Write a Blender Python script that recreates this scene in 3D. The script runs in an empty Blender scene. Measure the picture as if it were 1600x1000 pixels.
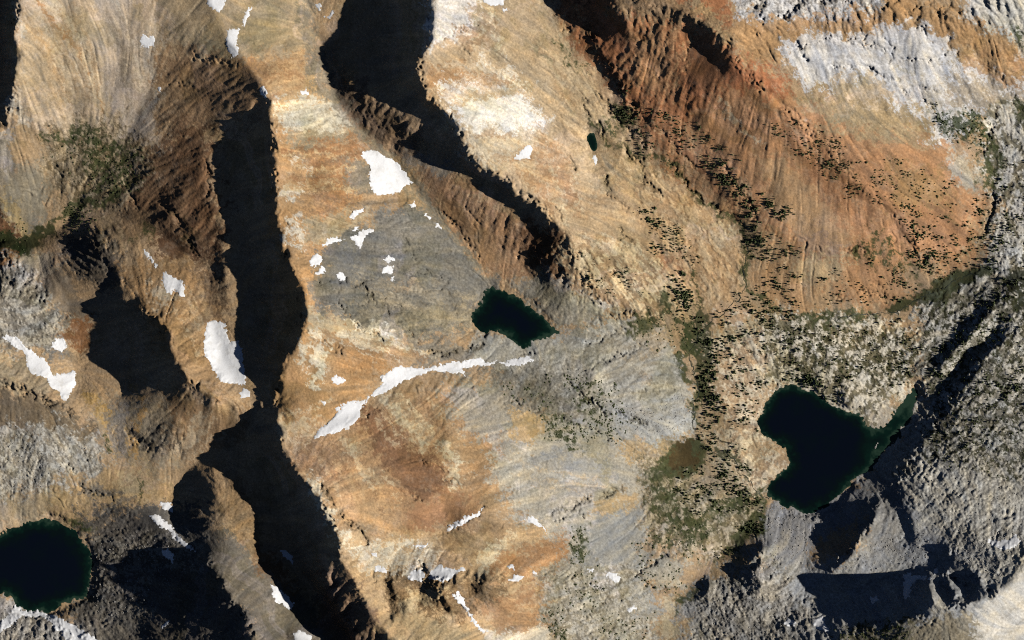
import bpy, math
import numpy as np
from mathutils import Vector

# ------------------------------------------------------------------ camera, sky, sun, exposure
S = 1.5                    # metres per unit of map distance (the map is 1600 x 1000 units)
CAM_H = 20000.0            # survey aircraft height above the datum
SUN_EL, SUN_AZ = math.radians(35.0), math.radians(98.0)      # low morning sun, just south of east
scene = bpy.context.scene
COL = scene.collection
cd = bpy.data.cameras.new("camera")
cd.sensor_width = 36.0; cd.sensor_fit = 'HORIZONTAL'
cd.lens = 36.0 * CAM_H / (1600.0 * S)
cd.clip_start = 100.0; cd.clip_end = 80000.0
cam = bpy.data.objects.new("camera", cd); COL.objects.link(cam)
cam.location = (0, 0, CAM_H)
scene.camera = cam
world = bpy.data.worlds.new("World"); scene.world = world; world.use_nodes = True
wn = world.node_tree.nodes; wl = world.node_tree.links; wn.clear()
sky = wn.new('ShaderNodeTexSky'); sky.sky_type = 'NISHITA'; sky.sun_disc = False
sky.sun_elevation = SUN_EL; sky.sun_rotation = SUN_AZ
sky.altitude = 3200.0; sky.air_density = 0.5; sky.dust_density = 0.1; sky.ozone_density = 1.0
bg = wn.new('ShaderNodeBackground'); bg.inputs[1].default_value = 0.05
wo = wn.new('ShaderNodeOutputWorld'); wl.new(sky.outputs[0], bg.inputs[0]); wl.new(bg.outputs[0], wo.inputs[0])
ld = bpy.data.lights.new("sun", 'SUN'); ld.energy = 5.0; ld.angle = math.radians(0.53); ld.color = (1.0, 0.955, 0.88)
sun = bpy.data.objects.new("sun", ld); COL.objects.link(sun)
LV = Vector((math.sin(SUN_AZ) * math.cos(SUN_EL), math.cos(SUN_AZ) * math.cos(SUN_EL), math.sin(SUN_EL)))
sun.rotation_euler = (-LV).to_track_quat('-Z', 'Y').to_euler()
sun.location = LV * 5000
vs = scene.view_settings
vs.view_transform = 'Standard'; vs.look = 'None'; vs.gamma = 1.0; vs.use_curve_mapping = False
vs.exposure = 0.0
scene.cycles.use_denoising = False; scene.cycles.filter_width = 1.1
scene.cycles.max_bounces = 4; scene.cycles.diffuse_bounces = 0

rng = np.random.default_rng(11)
F = np.float32

# ------------------------------------------------------------------ numeric helpers
def spec(shape, dx, lmin, lmax, beta, seed, ang=0.0, stretch=1.0):
    """band-limited random field, unit variance; stretched along the direction ang (map axes, y down)"""
    r = np.random.default_rng(seed)
    ny, nx = shape
    f = np.fft.rfft2(r.standard_normal(shape).astype(F))
    ky = np.fft.fftfreq(ny, dx)[:, None]; kx = np.fft.rfftfreq(nx, dx)[None, :]
    c, s = math.cos(ang), math.sin(ang)
    k = np.sqrt(((kx * c + ky * s) * stretch) ** 2 + (-kx * s + ky * c) ** 2) + 1e-9
    a = k ** (-beta / 2.0) * np.exp(-(k * lmin * 0.8) ** 4) * (1 - np.exp(-(k * lmax) ** 4))
    z = np.fft.irfft2(f * a, s=shape)
    return ((z - z.mean()) / (z.std() + 1e-12)).astype(F)

def blur(a, n):
    n = int(round(n))
    if n < 1: return a
    for _ in range(2):
        for ax in (0, 1):
            p = np.pad(a, [(n + 1, n) if i == ax else (0, 0) for i in (0, 1)], mode='edge')
            c = np.cumsum(p, axis=ax, dtype=np.float64)
            w = 2 * n + 1
            a = ((c[w:] - c[:-w]) if ax == 0 else (c[:, w:] - c[:, :-w])) / w
    return a.astype(F)

def sample(a, gx, gy):
    ny, nx = a.shape
    gx = np.clip(gx, 0, nx - 1.001); gy = np.clip(gy, 0, ny - 1.001)
    i = gx.astype(np.int32); j = gy.astype(np.int32)
    u = (gx - i).astype(F); v = (gy - j).astype(F)
    return (a[j, i] * (1 - u) + a[j, i + 1] * u) * (1 - v) + (a[j + 1, i] * (1 - u) + a[j + 1, i + 1] * u) * v

def smooth01(t):
    t = np.clip(t, 0, 1); return t * t * (3 - 2 * t)

def seg_dist(X, Y, pts, closed):
    d = np.full(X.shape, 1e9, F)
    n = len(pts)
    for i in range(n if closed else n - 1):
        x0, y0 = pts[i]; x1, y1 = pts[(i + 1) % n]
        dx, dy = x1 - x0, y1 - y0
        t = np.clip(((X - x0) * dx + (Y - y0) * dy) / (dx * dx + dy * dy + 1e-9), 0, 1)
        d = np.minimum(d, (X - x0 - t * dx) ** 2 + (Y - y0 - t * dy) ** 2)
    return np.sqrt(d)

def poly_sd(X, Y, pts):
    """signed distance, positive inside"""
    ins = np.zeros(X.shape, bool)
    n = len(pts)
    for i in range(n):
        x0, y0 = pts[i]; x1, y1 = pts[(i + 1) % n]
        if y0 == y1: continue
        c = (y0 > Y) != (y1 > Y)
        ins ^= c & (X < (x1 - x0) * (Y - y0) / (y1 - y0) + x0)
    d = seg_dist(X, Y, pts, True)
    return np.where(ins, d, -d)

# ------------------------------------------------------------------ ridges, valleys and slopes (x, y, height) in map units
LINES = [
    # main ridge down the middle-left
    [(425,165,300),(428,230,288),(428,300,272),(433,347,258),(437,380,252),(470,440,254),(475,490,252),(462,540,246),(440,590,232),(430,628,214),
     (434,660,226),(440,700,242),(452,730,250),(485,760,258),(513,800,264),(530,850,266),(538,890,262),(560,930,255),(590,970,250),(630,1010,248),(680,1100,260)],
    [(425,165,300),(412,135,295),(385,95,286),(350,50,286),(330,0,296),(320,-120,320)],
    # valley between the two great ridges, to the upper lake
    [(470,-120,285),(480,-20,250),(490,50,226),(518,130,208),(560,190,198),(600,240,180),(640,290,163),(700,350,138),(765,435,104)],
    # second ridge
    [(672,-120,365),(674,-20,352),(678,60,344),(657,90,336),(656,120,330),(665,150,318),(690,175,304),(716,190,296),(720,222,284),(742,262,262),(790,282,242),
     (830,310,226),(858,335,214),(886,366,202),(905,420,160),(935,468,126),(985,490,104)],
    [(545,0,246),(518,50,234),(520,90,236),(546,128,240),(605,160,244),(652,195,246)],[(600,-20,250),(600,60,246),(600,110,244),(650,150,262),(680,190,266)],
    [(620,214,206),(660,246,200),(690,271,190),(745,302,178),(795,332,170),(838,358,166)],[(685,235,214),(715,258,206),(770,295,184),(820,330,178)],
    [(842,395,152),(868,408,160),(884,445,136)],[(800,410,122),(835,440,108)],[(838,415,132),(852,440,114)],
    # valley east of the second ridge
    [(840,-120,320),(855,0,280),(875,50,264),(900,95,248),(935,140,222),(965,200,192),(1010,250,165),(1075,295,140),(1160,370,106),(1165,440,90),(1210,482,78),(1290,500,70)],
    # brown peak ridge
    [(880,-120,360),(895,0,300),(930,6,322),(962,12,366),(1010,8,372),(1060,14,368),(1100,42,368),(1138,62,368),(1145,82,350),(1172,120,308),(1240,180,250),(1330,265,190),(1400,345,140),(1440,400,100)],
    [(922,50,272),(936,66,274),(952,100,258),(980,150,237),(994,175,214)],[(930,95,240),(957,145,216)],[(955,0,374),(966,20,364),(984,44,348)],[(926,10,302),(948,40,288)],[(1085,52,320),(1102,76,312),(1122,92,310)],
    [(1000,130,262),(1030,140,250)],[(1060,190,215),(1110,240,190),(1200,330,140),(1270,410,108),(1330,470,74)],
    [(1138,62,368),(1190,50,342),(1250,38,330),(1380,18,322),(1500,20,300),(1600,-20,290)],
    [(1250,-120,360),(1450,-120,330),(1800,-100,300)],
    [(1240,70,318),(1300,100,280),(1300,150,250),(1400,190,192),(1490,235,128)],[(1430,45,290),(1500,92,228),(1560,125,180)],
    # right-hand valley
    [(1800,60,200),(1660,110,165),(1600,150,140),(1560,230,104),(1535,330,80),(1520,420,63),(1440,450,60),(1360,490,57),(1330,540,56)],
    [(1620,200,120),(1600,300,92),(1585,400,74),(1640,420,76),(1800,380,90)],
    # stream from the upper lake to the heart-shaped lake
    [(865,522,99),(905,535,98),(980,500,92),(1040,520,82),(1082,560,74),(1092,610,66),(1090,670,58),(1060,710,56),(1110,740,52),(1150,790,48),(1195,790,44)],
    [(1085,450,94),(1085,510,82),(1110,560,72),(1140,640,66),(1160,700,60)],[(1220,540,70),(1300,560,66),(1330,640,52)],
    [(930,590,112),(960,650,100),(900,650,108)],[(1080,640,70),(1050,660,84),(980,640,98)],
    [(1195,800,48),(1130,860,62),(1052,940,86),(1010,1010,104),(960,1100,130)],
    # benches and snow gully on the east flank of the main ridge
    [(488,684,230),(540,650,209),(600,600,180),(680,578,150),(760,566,116),(835,562,104)],
    [(450,700,240),(560,655,210),(640,612,180),(720,600,146),(790,610,120)],
    [(560,470,205),(640,480,165),(730,520,112)],[(520,540,225),(640,545,165),(760,545,112)],[(510,300,246),(560,330,215),(640,390,172),(740,470,110)],
    [(700,690,186),(720,760,170),(690,790,172)],[(800,680,130),(860,740,118),(920,780,104),(1000,780,70)],
    [(545,800,236),(580,842,214)],[(570,850,206),(640,855,190),(690,850,178),(760,880,158),(840,860,132),(930,840,104)],
    [(720,820,184),(775,812,160)],[(600,900,226),(650,896,212)],[(618,900,238),(617,932,230)],[(604,915,216),(606,955,206)],[(634,936,232),(624,972,226)],[(668,908,224),(692,906,232),(689,932,240),(702,956,216)],[(655,925,202),(650,946,198)],[(724,914,228),(714,936,208)],[(703,922,190)],[(756,903,214),(751,926,204)],[(731,918,176),(735,930,178)],[(785,915,184),(780,930,178)],[(640,955,222),(760,970,176),(860,985,138)],
    [(900,900,122),(940,960,116),(980,900,98)],[(1000,888,100),(1040,872,96),(1070,885,90)],
    # left-hand country
    [(22,-120,330),(22,-20,318),(25,60,298),(25,110,276),(16,165,218),(2,200,182),(-30,260,160)],[(-12,-20,230),(-12,60,205),(-14,120,184),(-30,180,140)],
    [(240,-120,335),(245,0,276),(240,100,232),(215,180,180),(180,230,150),(150,290,124),(110,335,86),(60,368,74),(0,380,62),(-120,395,40)],
    [(135,60,258),(132,140,208),(110,210,152),(60,300,105)],
    [(345,172,240),(322,200,216),(318,250,208),(325,300,198),(345,335,194),(350,368,188),(345,400,180),(358,440,174),(355,485,168),(350,507,166),(358,552,178),(372,592,187)],
    [(372,220,210),(370,260,204),(372,310,195),(385,350,191),(390,390,184),(405,440,174),(405,490,170),(400,530,176),(402,570,186),(404,600,196)],[(272,255,188),(238,280,168)],[(292,300,186),(262,335,164)],
    [(378,620,196),(345,565,176),(334,490,161),(322,425,156),(275,385,146),(220,348,128),(130,333,96)],
    [(120,372,108),(165,392,138),(185,425,160),(203,460,176),(213,488,192),(245,500,212),(265,525,224),(282,572,240),(300,600,234),(345,628,212),(375,638,190),(405,636,184)],
    [(0,400,100),(60,400,92)],[(-60,470,180),(0,470,166),(60,480,142),(105,480,122)],[(150,470,134),(145,510,132),(125,545,126),(118,585,122),(110,610,124)],[(200,530,146),(190,580,134),(190,615,134)],
    [(-40,560,205),(20,585,182),(70,615,170),(130,660,146),(180,700,128)],
    [(0,540,160),(60,575,148)],
    [(270,660,180),(240,700,142),(215,740,122),(150,770,112)],[(60,700,150),(100,760,122),(30,770,118)],[(320,668,170),(262,722,138),(245,770,124)],
    # spur below the saddle and its valley
    [(345,724,148),(334,742,163),(338,768,174),(348,800,177),(356,840,181),(375,870,182),(410,910,170),(440,950,160)],[(388,650,190),(330,686,163),(284,722,141)],[(405,660,172),(362,706,152),(320,722,138),(286,746,122),(270,772,119),(264,798,120),(280,826,130)],[(385,780,170),(402,820,168)],
    [(508,870,246),(505,900,238),(515,930,232),(532,962,226),(562,1002,222)],
    [(415,720,166),(430,790,156),(460,870,144),(505,945,136),(545,1010,128),(600,1100,120)],
    [(236,808,138),(262,826,141),(285,842,150),(305,858,158)],[(302,858,160),(314,870,178),(335,895,214),(352,918,236),(390,975,254),(412,1005,258),(460,1100,270)],
    [(420,930,176),(450,1000,160)],[(152,905,98),(212,955,128),(200,990,132),(200,1100,140)],[(200,850,112),(235,870,126),(240,885,120)],
    [(0,960,100),(60,985,120),(0,1040,150),(100,1060,150)],
    # granite in the lower right
    [(1385,776,74),(1403,756,78),(1426,724,80),(1443,692,71),(1470,650,68),(1512,600,88),(1546,556,96),(1620,500,98)],[(1350,760,46),(1374,724,43),(1398,694,42),(1434,654,43),(1472,604,58),(1504,562,66),(1560,510,76)],
    [(1440,612,48),(1476,560,78),(1516,525,86),(1552,490,92),(1600,450,92)],[(1450,560,60),(1490,520,66),(1530,480,74)],
    [(1500,700,92),(1560,760,102),(1620,820,118),(1800,860,140)],[(1600,650,96),(1800,600,80)],
    [(1300,890,96),(1336,850,110),(1366,812,98),(1376,792,82),(1398,782,76)],[(1262,880,66),(1275,848,64),(1320,806,62),(1352,782,58)],[(1305,850,70),(1340,812,72)],
    [(1416,776,90),(1428,802,104),(1436,850,116)],[(1406,795,88),(1416,840,98)],
    [(1486,858,142),(1515,885,160),(1547,926,196)],[(1458,872,112),(1484,905,132),(1515,930,160)],
    [(1473,889,140),(1484,905,180),(1497,932,212),(1512,948,220),(1550,932,200),(1600,888,180),(1700,850,190)],[(1447,915,168),(1460,938,222),(1472,952,226),(1512,948,220)],[(1468,915,140),(1482,940,176)],
    [(1472,952,226),(1400,966,190),(1345,982,156),(1290,1010,150),(1200,1100,160)],
    [(1255,916,76),(1320,930,86),(1400,920,104),(1440,915,120)],
    [(1530,1000,186),(1600,960,150),(1700,1000,120)],[(1500,1100,190),(1800,1000,100)],
    [(1190,866,100),(1176,890,108),(1190,920,112)],[(1150,880,72),(1140,905,76)],[(1110,912,98),(1100,950,96),(1110,1000,104)],
    [(1160,960,106),(1230,960,100)],[(1230,990,128),(1100,1100,130)],
    [(-250,-250,300),(800,-250,380),(1850,-250,300)],[(-250,1250,150),(800,1250,200),(1850,1250,220)],
]
LAKES = {
 'upper': (99.0, [(756,457),(765,451),(790,452),(802,462),(818,470),(840,488),(857,506),(878,519),(850,529),(835,535),(828,543),(810,540),(795,530),(790,520),(775,517),(755,520),(740,512),(736,490),(748,480),(755,470)]),
 'heart': (40.0, [(1185,660),(1195,640),(1200,625),(1215,607),(1240,601),(1262,607),(1290,625),(1315,640),(1345,648),(1352,660),(1368,667),(1385,663),(1395,645),(1412,622),(1420,612),(1432,610),(1434,620),(1430,645),(1415,665),(1400,690),(1380,705),(1360,735),(1330,752),(1312,775),(1295,790),(1260,802),(1225,790),(1200,775),(1200,755),(1222,740),(1235,720),(1230,700),(1208,690),(1188,680)]),
 'west': (90.0, [(-75,850),(-40,842),(0,836),(30,820),(50,813),(75,812),(100,820),(118,832),(135,855),(144,870),(142,905),(138,930),(110,940),(95,945),(70,957),(45,955),(25,945),(12,930),(0,925),(-40,922),(-75,915)]),
 'tarn': (186.0, [(917,213),(922,207),(928,208),(932,218),(933,234),(928,237),(921,230)]),
}

def solve():
    def raster(dx):
        x0, y0, x1, y1 = -256, -256, 1856, 1256
        nx, ny = int((x1 - x0) / dx) + 1, int((y1 - y0) / dx) + 1
        s = np.zeros((ny, nx)); w = np.zeros((ny, nx))
        for ln in LINES:
            for a, b in zip(ln[:-1], ln[1:]):
                n = max(2, int(math.hypot(b[0] - a[0], b[1] - a[1]) / dx * 2) + 1)
                t = np.linspace(0, 1, n)
                i = np.rint((a[0] + (b[0] - a[0]) * t - x0) / dx).astype(int); j = np.rint((a[1] + (b[1] - a[1]) * t - y0) / dx).astype(int)
                ok = (i >= 0) & (i < nx) & (j >= 0) & (j < ny)
                np.add.at(s, (j[ok], i[ok]), (a[2] + (b[2] - a[2]) * t)[ok]); np.add.at(w, (j[ok], i[ok]), 1)
        gx = x0 + np.arange(nx) * dx; gy = y0 + np.arange(ny) * dx
        X, Y = np.meshgrid(gx, gy)
        for k, (lv, p) in LAKES.items():
            m = poly_sd(X, Y, p) > 0
            s[m] = lv; w[m] = 1
        return s, w
    z = None
    for dx, it in ((32, 600), (16, 400), (8, 300), (4, 260)):
        s, w = raster(dx)
        fix = w > 0; val = np.where(fix, s / np.maximum(w, 1), 0)
        ny, nx = s.shape
        if z is None: z = np.full((ny, nx), 150.0)
        else:
            gy, gx = np.mgrid[0:ny, 0:nx]
            z = sample(z.astype(F), gx * 0.5, gy * 0.5).astype(float)
        z[fix] = val[fix]
        for _ in range(it):
            p = np.pad(z, 1, mode='edge')
            z = 0.25 * (p[:-2, 1:-1] + p[2:, 1:-1] + p[1:-1, :-2] + p[1:-1, 2:])
            z[fix] = val[fix]
    return z.astype(F)
ZC = solve()
ZC = 0.35 * ZC + 0.65 * blur(ZC, 1)

# erosion grid
EX0, EY0, ED = -100.0, -100.0, 2.0
ENX, ENY = 901, 601
gy, gx = np.mgrid[0:ENY, 0:ENX].astype(F)
PX = EX0 + gx * ED; PY = EY0 + gy * ED
wx = spec((ENY, ENX), ED, 30, 200, 3.4, 1) * 3.2; wy = spec((ENY, ENX), ED, 30, 200, 3.4, 2) * 3.2
Z = sample(ZC, (PX + wx + 256) / 4, (PY + wy + 256) / 4)
gz = np.hypot(*np.gradient(blur(Z, 6), ED))
steep = np.clip(gz / 0.6, 0.12, 1.6)
ZS = Z.copy()
Z = Z + spec((ENY, ENX), ED, 14, 130, 3.2, 3) * 1.3 * steep
Z = Z - np.abs(spec((ENY, ENX), ED, 16, 90, 2.8, 4)) * 1.2 * steep

def erode(z, n, batches, steps, seed, cap=3.0, er=0.16, dep=0.22):
    r = np.random.default_rng(seed)
    ny, nx = z.shape
    h = (z / ED).astype(np.float64).ravel()
    flow = np.zeros(ny * nx)
    for b in range(batches):
        x = r.uniform(1, nx - 3, n); y = r.uniform(1, ny - 3, n)
        dx = np.zeros(n); dy = np.zeros(n); v = np.ones(n); wtr = np.ones(n); sed = np.zeros(n); al = np.ones(n, bool)
        for s in range(steps):
            i = x.astype(int); j = y.astype(int); u = x - i; w = y - j
            k = j * nx + i
            h00, h10, h01, h11 = h[k], h[k + 1], h[k + nx], h[k + nx + 1]
            gx_ = (h10 - h00) * (1 - w) + (h11 - h01) * w; gy_ = (h01 - h00) * (1 - u) + (h11 - h10) * u
            h0 = h00 * (1 - u) * (1 - w) + h10 * u * (1 - w) + h01 * (1 - u) * w + h11 * u * w
            dx = dx * 0.25 - gx_ * 0.75; dy = dy * 0.25 - gy_ * 0.75
            l = np.hypot(dx, dy) + 1e-9; dx /= l; dy /= l
            xn = np.clip(x + dx, 1, nx - 3); yn = np.clip(y + dy, 1, ny - 3)
            i2 = xn.astype(int); j2 = yn.astype(int); u2 = xn - i2; w2 = yn - j2; k2 = j2 * nx + i2
            h1 = h[k2] * (1 - u2) * (1 - w2) + h[k2 + 1] * u2 * (1 - w2) + h[k2 + nx] * (1 - u2) * w2 + h[k2 + nx + 1] * u2 * w2
            dh = h1 - h0
            c = np.maximum(-dh, 0.02) * v * wtr * cap
            up = dh > 0
            d = np.where(up, np.minimum(dh, sed), np.where(sed > c, (sed - c) * dep, -np.minimum((c - sed) * er, np.maximum(-dh, 0) * 0.5)))
            sed -= d
            for kk, wt in ((k, (1 - u) * (1 - w)), (k + 1, u * (1 - w)), (k + nx, (1 - u) * w), (k + nx + 1, u * w)):
                np.add.at(h, kk, d * wt)
            np.add.at(flow, k, wtr)
            v = np.sqrt(np.maximum(v * v * 0.9 - dh * 2, 0.05)); v = np.minimum(v, 3)
            wtr *= 0.975
            x, y = xn, yn
    return (h.reshape(ny, nx) * ED).astype(F), flow.reshape(ny, nx).astype(F)
Z, FLOW = erode(Z, 16000, 16, 44, 5)
Z = 0.5 * Z + 0.5 * blur(Z, 1) - ZS
FLOW = np.log1p(blur(FLOW, 1))

# ------------------------------------------------------------------ final grid
GD = 1.4
GX0, GY0 = -63.0, -63.0
NX, NY = 1234, 805
gy, gx = np.mgrid[0:NY, 0:NX].astype(F)
MX = GX0 + gx * GD; MY = GY0 + gy * GD
SH = (NY, NX)
ZER = sample(Z, (MX - EX0) / ED, (MY - EY0) / ED)
Z = sample(ZS, (MX - EX0) / ED, (MY - EY0) / ED)
FLOW = sample(FLOW, (MX - EX0) / ED, (MY - EY0) / ED)

def lin(c):
    c = np.asarray(c, float) / 255.0
    return np.where(c <= 0.04045, c / 12.92, ((c + 0.055) / 1.055) ** 2.4)

WXa = spec(SH, GD, 4, 70, 2.2, 21); WYa = spec(SH, GD, 4, 70, 2.2, 22)
EDGE = spec(SH, GD, 3, 30, 1.7, 23)
CB = np.zeros(SH + (3,), F); CB[:] = lin((182, 150, 110))
RG = np.full(SH, 0.35, F)                   # relief of the bedrock
def window(pts, pad):
    xs = [p[0] for p in pts]; ys = [p[1] for p in pts]
    i0 = max(0, int((min(xs) - pad - GX0) / GD)); i1 = min(NX, int((max(xs) + pad - GX0) / GD) + 2)
    j0 = max(0, int((min(ys) - pad - GY0) / GD)); j1 = min(NY, int((max(ys) + pad - GY0) / GD) + 2)
    return (slice(j0, max(j1, j0)), slice(i0, max(i1, i0)))
def put(w, m, col, rough):
    m = m[..., None]
    CB[w] = CB[w] * (1 - m) + lin(col).astype(F) * m
    if rough is not None: RG[w] = RG[w] * (1 - m[..., 0]) + rough * m[..., 0]
def area(col, pts, soft=8, warp=6, rough=None, op=1.0):
    w = window(pts, soft + 3 * warp)
    if MX[w].size == 0: return
    sd = poly_sd(MX[w] + WXa[w] * warp, MY[w] + WYa[w] * warp, pts)
    put(w, smooth01((sd + EDGE[w] * soft * .8) / (1.1 * soft) + 0.5) * op, col, rough)
def streak(col, pts, width, soft=3, warp=3, rough=None, op=1.0):
    w = window(pts, width + soft + 3 * warp)
    if MX[w].size == 0: return
    d = width * 0.5 - seg_dist(MX[w] + WXa[w] * warp, MY[w] + WYa[w] * warp, pts, False)
    put(w, smooth01((d + EDGE[w] * soft * .6) / (1.6 * soft) + 0.5) * op, col, rough)

# ---- rock and soil, by district
area((198,174,142), [(20,-80),(245,-80),(258,60),(246,170),(262,235),(190,250),(60,205),(15,185),(20,100)], 8, 5, .12)
area((194,174,152), [(140,-80),(180,-80),(233,85),(245,180),(236,235),(190,222),(166,130),(155,60)], 5, 3, .08)
area((203,184,155), [(60,-20),(78,-20),(112,40),(150,120),(166,190),(156,200),(140,120),(98,50)], 3, 2, .08, .8)
area((196,165,118), [(25,20),(70,40),(120,110),(130,170),(80,170),(30,120)], 14, 8, .12, .6)
streak((176,130,78), [(58,0),(80,35),(110,60),(135,100),(152,140),(160,180)], 6, 2, 1.5)
streak((200,185,162), [(172,0),(205,40),(228,85),(240,130),(243,180)], 4, 2, 1.5)
streak((205,190,165), [(25,25),(35,50)], 10, 3, 3)
area((180,155,118), [(245,-80),(480,-80),(500,60),(480,92),(380,92),(300,86),(252,60)], 10, 6, .1)
area((148,136,110), [(270,48),(310,44),(350,66),(354,92),(310,82)], 8, 5, .15, .8)
area((158,142,108), [(382,12),(420,-80),(440,-80),(440,60),(400,88),(372,70)], 8, 5, .12, .7)
area((180,137,86), [(345,90),(480,88),(505,112),(470,142),(400,142)], 7, 6, .2)
area((158,124,88), [(258,75),(310,88),(370,98),(408,128),(424,182),(330,190),(285,235),(258,205),(246,120)], 12, 9, .4)
area((160,128,90), [(262,120),(300,130),(290,190),(262,190)], 8, 6, .4, .7)
area((150,128,96), [(90,190),(200,200),(245,245),(200,300),(120,310),(60,300),(50,240)], 12, 8, .5)
area((168,158,148), [(-80,185),(20,200),(25,262),(0,300),(-80,300)], 6, 4, .15)
area((182,150,108), [(22,180),(54,200),(62,240),(42,252),(22,240)], 5, 3, .15)
area((205,192,170), [(10,160),(22,150),(50,185),(45,195),(22,185)], 3, 3, .6, .8)
area((150,138,115), [(-80,272),(70,252),(78,330),(42,372),(-80,335)], 8, 5, .12)
streak((178,152,100), [(-5,300),(18,325),(38,362)], 14, 5, 4)
area((105,72,44), [(-80,320),(0,325),(22,350),(35,368),(20,378),(-80,370)], 4, 4, 1.0)
area((160,112,62), [(-80,385),(20,388),(36,410),(20,430),(-80,440)], 5, 5, 1.0)
area((136,103,72), [(190,250),(325,190),(345,330),(345,420),(300,402),(250,372),(190,332)], 10, 8, .5)
area((150,120,86), [(180,330),(240,325),(235,375),(190,370)], 8, 6, .5)
area((106,76,52), [(236,376),(270,364),(310,380),(318,408),(262,406)], 5, 4, .05)
area((128,92,62), [(275,180),(320,200),(320,300),(345,360),(330,400),(300,330),(290,250)], 7, 6, .5, .8)
area((112,100,86), [(92,370),(172,366),(204,432),(192,452),(150,452),(108,410)], 6, 5, 1.1)
area((150,142,130), [(-80,410),(40,402),(75,440),(105,500),(95,560),(40,545),(-80,540)], 10, 7, 1.0)
area((172,156,130), [(20,392),(75,388),(100,420),(70,440),(30,430)], 6, 5, .3)
area((142,124,102), [(68,432),(100,417),(126,468),(150,490),(147,512),(112,500),(76,462)], 3, 2, .08)
area((166,130,86), [(182,420),(300,402),(342,442),(352,540),(334,610),(382,642),(300,602),(240,532),(206,460)], 8, 6, .5)
area((192,172,142), [(228,440),(252,446),(274,478),(262,486),(240,466)], 6, 6, .4)
area((128,102,74), [(300,405),(345,430),(350,520),(325,480)], 8, 6, .7)
area((140,95,54), [(98,488),(145,498),(146,540),(126,552),(104,526)], 4, 4, .4)
area((166,146,114), [(-80,540),(60,560),(95,612),(70,620),(0,602),(-80,600)], 8, 6, .5)
area((124,107,84), [(-80,605),(70,618),(140,660),(150,690),(60,690),(-80,670)], 8, 6, .5)
area((168,162,150), [(-80,672),(80,668),(160,690),(175,720),(140,745),(60,745),(0,790),(-80,790)], 8, 8, .8)
area((178,148,102), [(20,765),(100,755),(190,735),(262,760),(258,795),(120,800),(60,812),(10,800)], 10, 7, .3)
area((172,152,122), [(140,622),(330,622),(330,700),(240,740),(180,720),(150,680)], 8, 6, .25)
streak((192,152,80), [(140,618),(158,645),(178,680)], 14, 6, 5, .7)
area((150,140,128), [(170,625),(200,640),(208,690),(190,720),(172,690)], 6, 5, .6)
streak((200,155,88), [(206,598),(222,622),(220,648),(208,675),(205,715)], 8, 3, 3, .2)
area((152,120,84), [(248,606),(300,624),(386,652),(382,682),(332,706),(292,716),(272,682)], 6, 5, .2)
area((180,160,128), [(290,660),(320,650),(300,705),(286,712)], 6, 5, .2, .7)
area((106,96,82), [(200,672),(230,682),(248,664),(286,692),(272,708),(246,702),(216,702)], 3, 3, 1.2)
area((190,165,120), [(180,745),(225,742),(222,782),(195,778)], 6, 5, .2)
area((128,116,100), [(118,752),(150,760),(182,770),(208,778),(190,786),(150,778),(120,770)], 4, 4, 1.0)
area((170,150,118), [(-80,772),(90,770),(60,812),(-80,850)], 8, 5, .3)
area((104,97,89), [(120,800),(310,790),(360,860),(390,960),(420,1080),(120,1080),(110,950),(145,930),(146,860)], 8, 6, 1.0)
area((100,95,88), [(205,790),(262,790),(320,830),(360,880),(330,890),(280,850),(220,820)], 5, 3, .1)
area((168,160,150), [(-80,925),(20,930),(75,958),(140,980),(180,1080),(-80,1080)], 5, 4, .9)
area((130,122,110), [(140,950),(230,940),(215,1000),(150,1000)], 10, 6, .9)
area((122,112,98), [(300,850),(360,830),(420,880),(480,930),(540,1000),(560,1080),(420,1080),(380,960)], 8, 5, .15)
area((142,106,70), [(385,845),(410,850),(470,930),(455,935),(400,880)], 5, 4, .3)
area((158,128,92), [(345,735),(370,745),(400,800),(400,880),(375,850),(345,790)], 6, 5, .8)
area((140,112,86), [(500,880),(540,890),(600,980),(620,1080),(560,1080),(500,980)], 6, 5, .8)
# flank of the main ridge
area((188,145,92), [(420,180),(425,640),(470,692),(560,622),(602,560),(560,520),(490,480),(480,420),(560,340),(570,280),(560,230),(480,200)], 6, 5, .35)
area((198,160,108), [(415,90),(500,100),(560,190),(430,190)], 10, 6, .15)
area((216,204,176), [(432,162),(470,150),(520,160),(562,190),(556,206),(480,212),(442,206)], 8, 6, .15)
area((158,142,112), [(450,202),(556,200),(550,222),(500,236),(460,232)], 7, 5, .15)
area((174,126,78), [(486,225),(560,215),(572,250),(556,312),(500,340),(486,300)], 10, 6, .25)
streak((150,135,110), [(490,100),(520,150),(560,190)], 22, 8, 5)
for (x, y, r_) in ((456,305,9),(457,346,9),(466,352,7),(452,368,8),(468,366,8),(462,252,5),(482,268,6),(470,382,6)):
    area((218,204,180), [(x-r_,y-r_*.8),(x+r_*.7,y-r_),(x+r_,y+r_*.7),(x-r_*.6,y+r_)], 3, 4, .2)
streak((212,196,160), [(470,245),(482,270),(450,300)], 3, 2, 4)
area((172,152,116), [(478,335),(545,330),(520,375),(480,382)], 6, 5, .2)
area((140,128,108), [(538,250),(578,252),(582,295),(545,308)], 6, 5, .3)
area((126,121,111), [(500,400),(556,332),(620,308),(682,332),(722,380),(770,430),(792,470),(742,480),(736,512),(640,532),(560,512),(500,482),(480,450)], 5, 5, .6)
area((162,130,90), [(518,372),(600,310),(650,306),(620,326),(560,352)], 5, 4, .15)
area((116,114,110), [(508,408),(530,380),(560,400),(575,430),(540,440),(505,428)], 5, 4, .3)
area((134,128,118), [(600,330),(660,350),(700,400),(650,420),(600,400)], 10, 8, .7)
area((166,148,114), [(620,474),(742,478),(740,500),(640,516)], 8, 6, .4)
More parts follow.
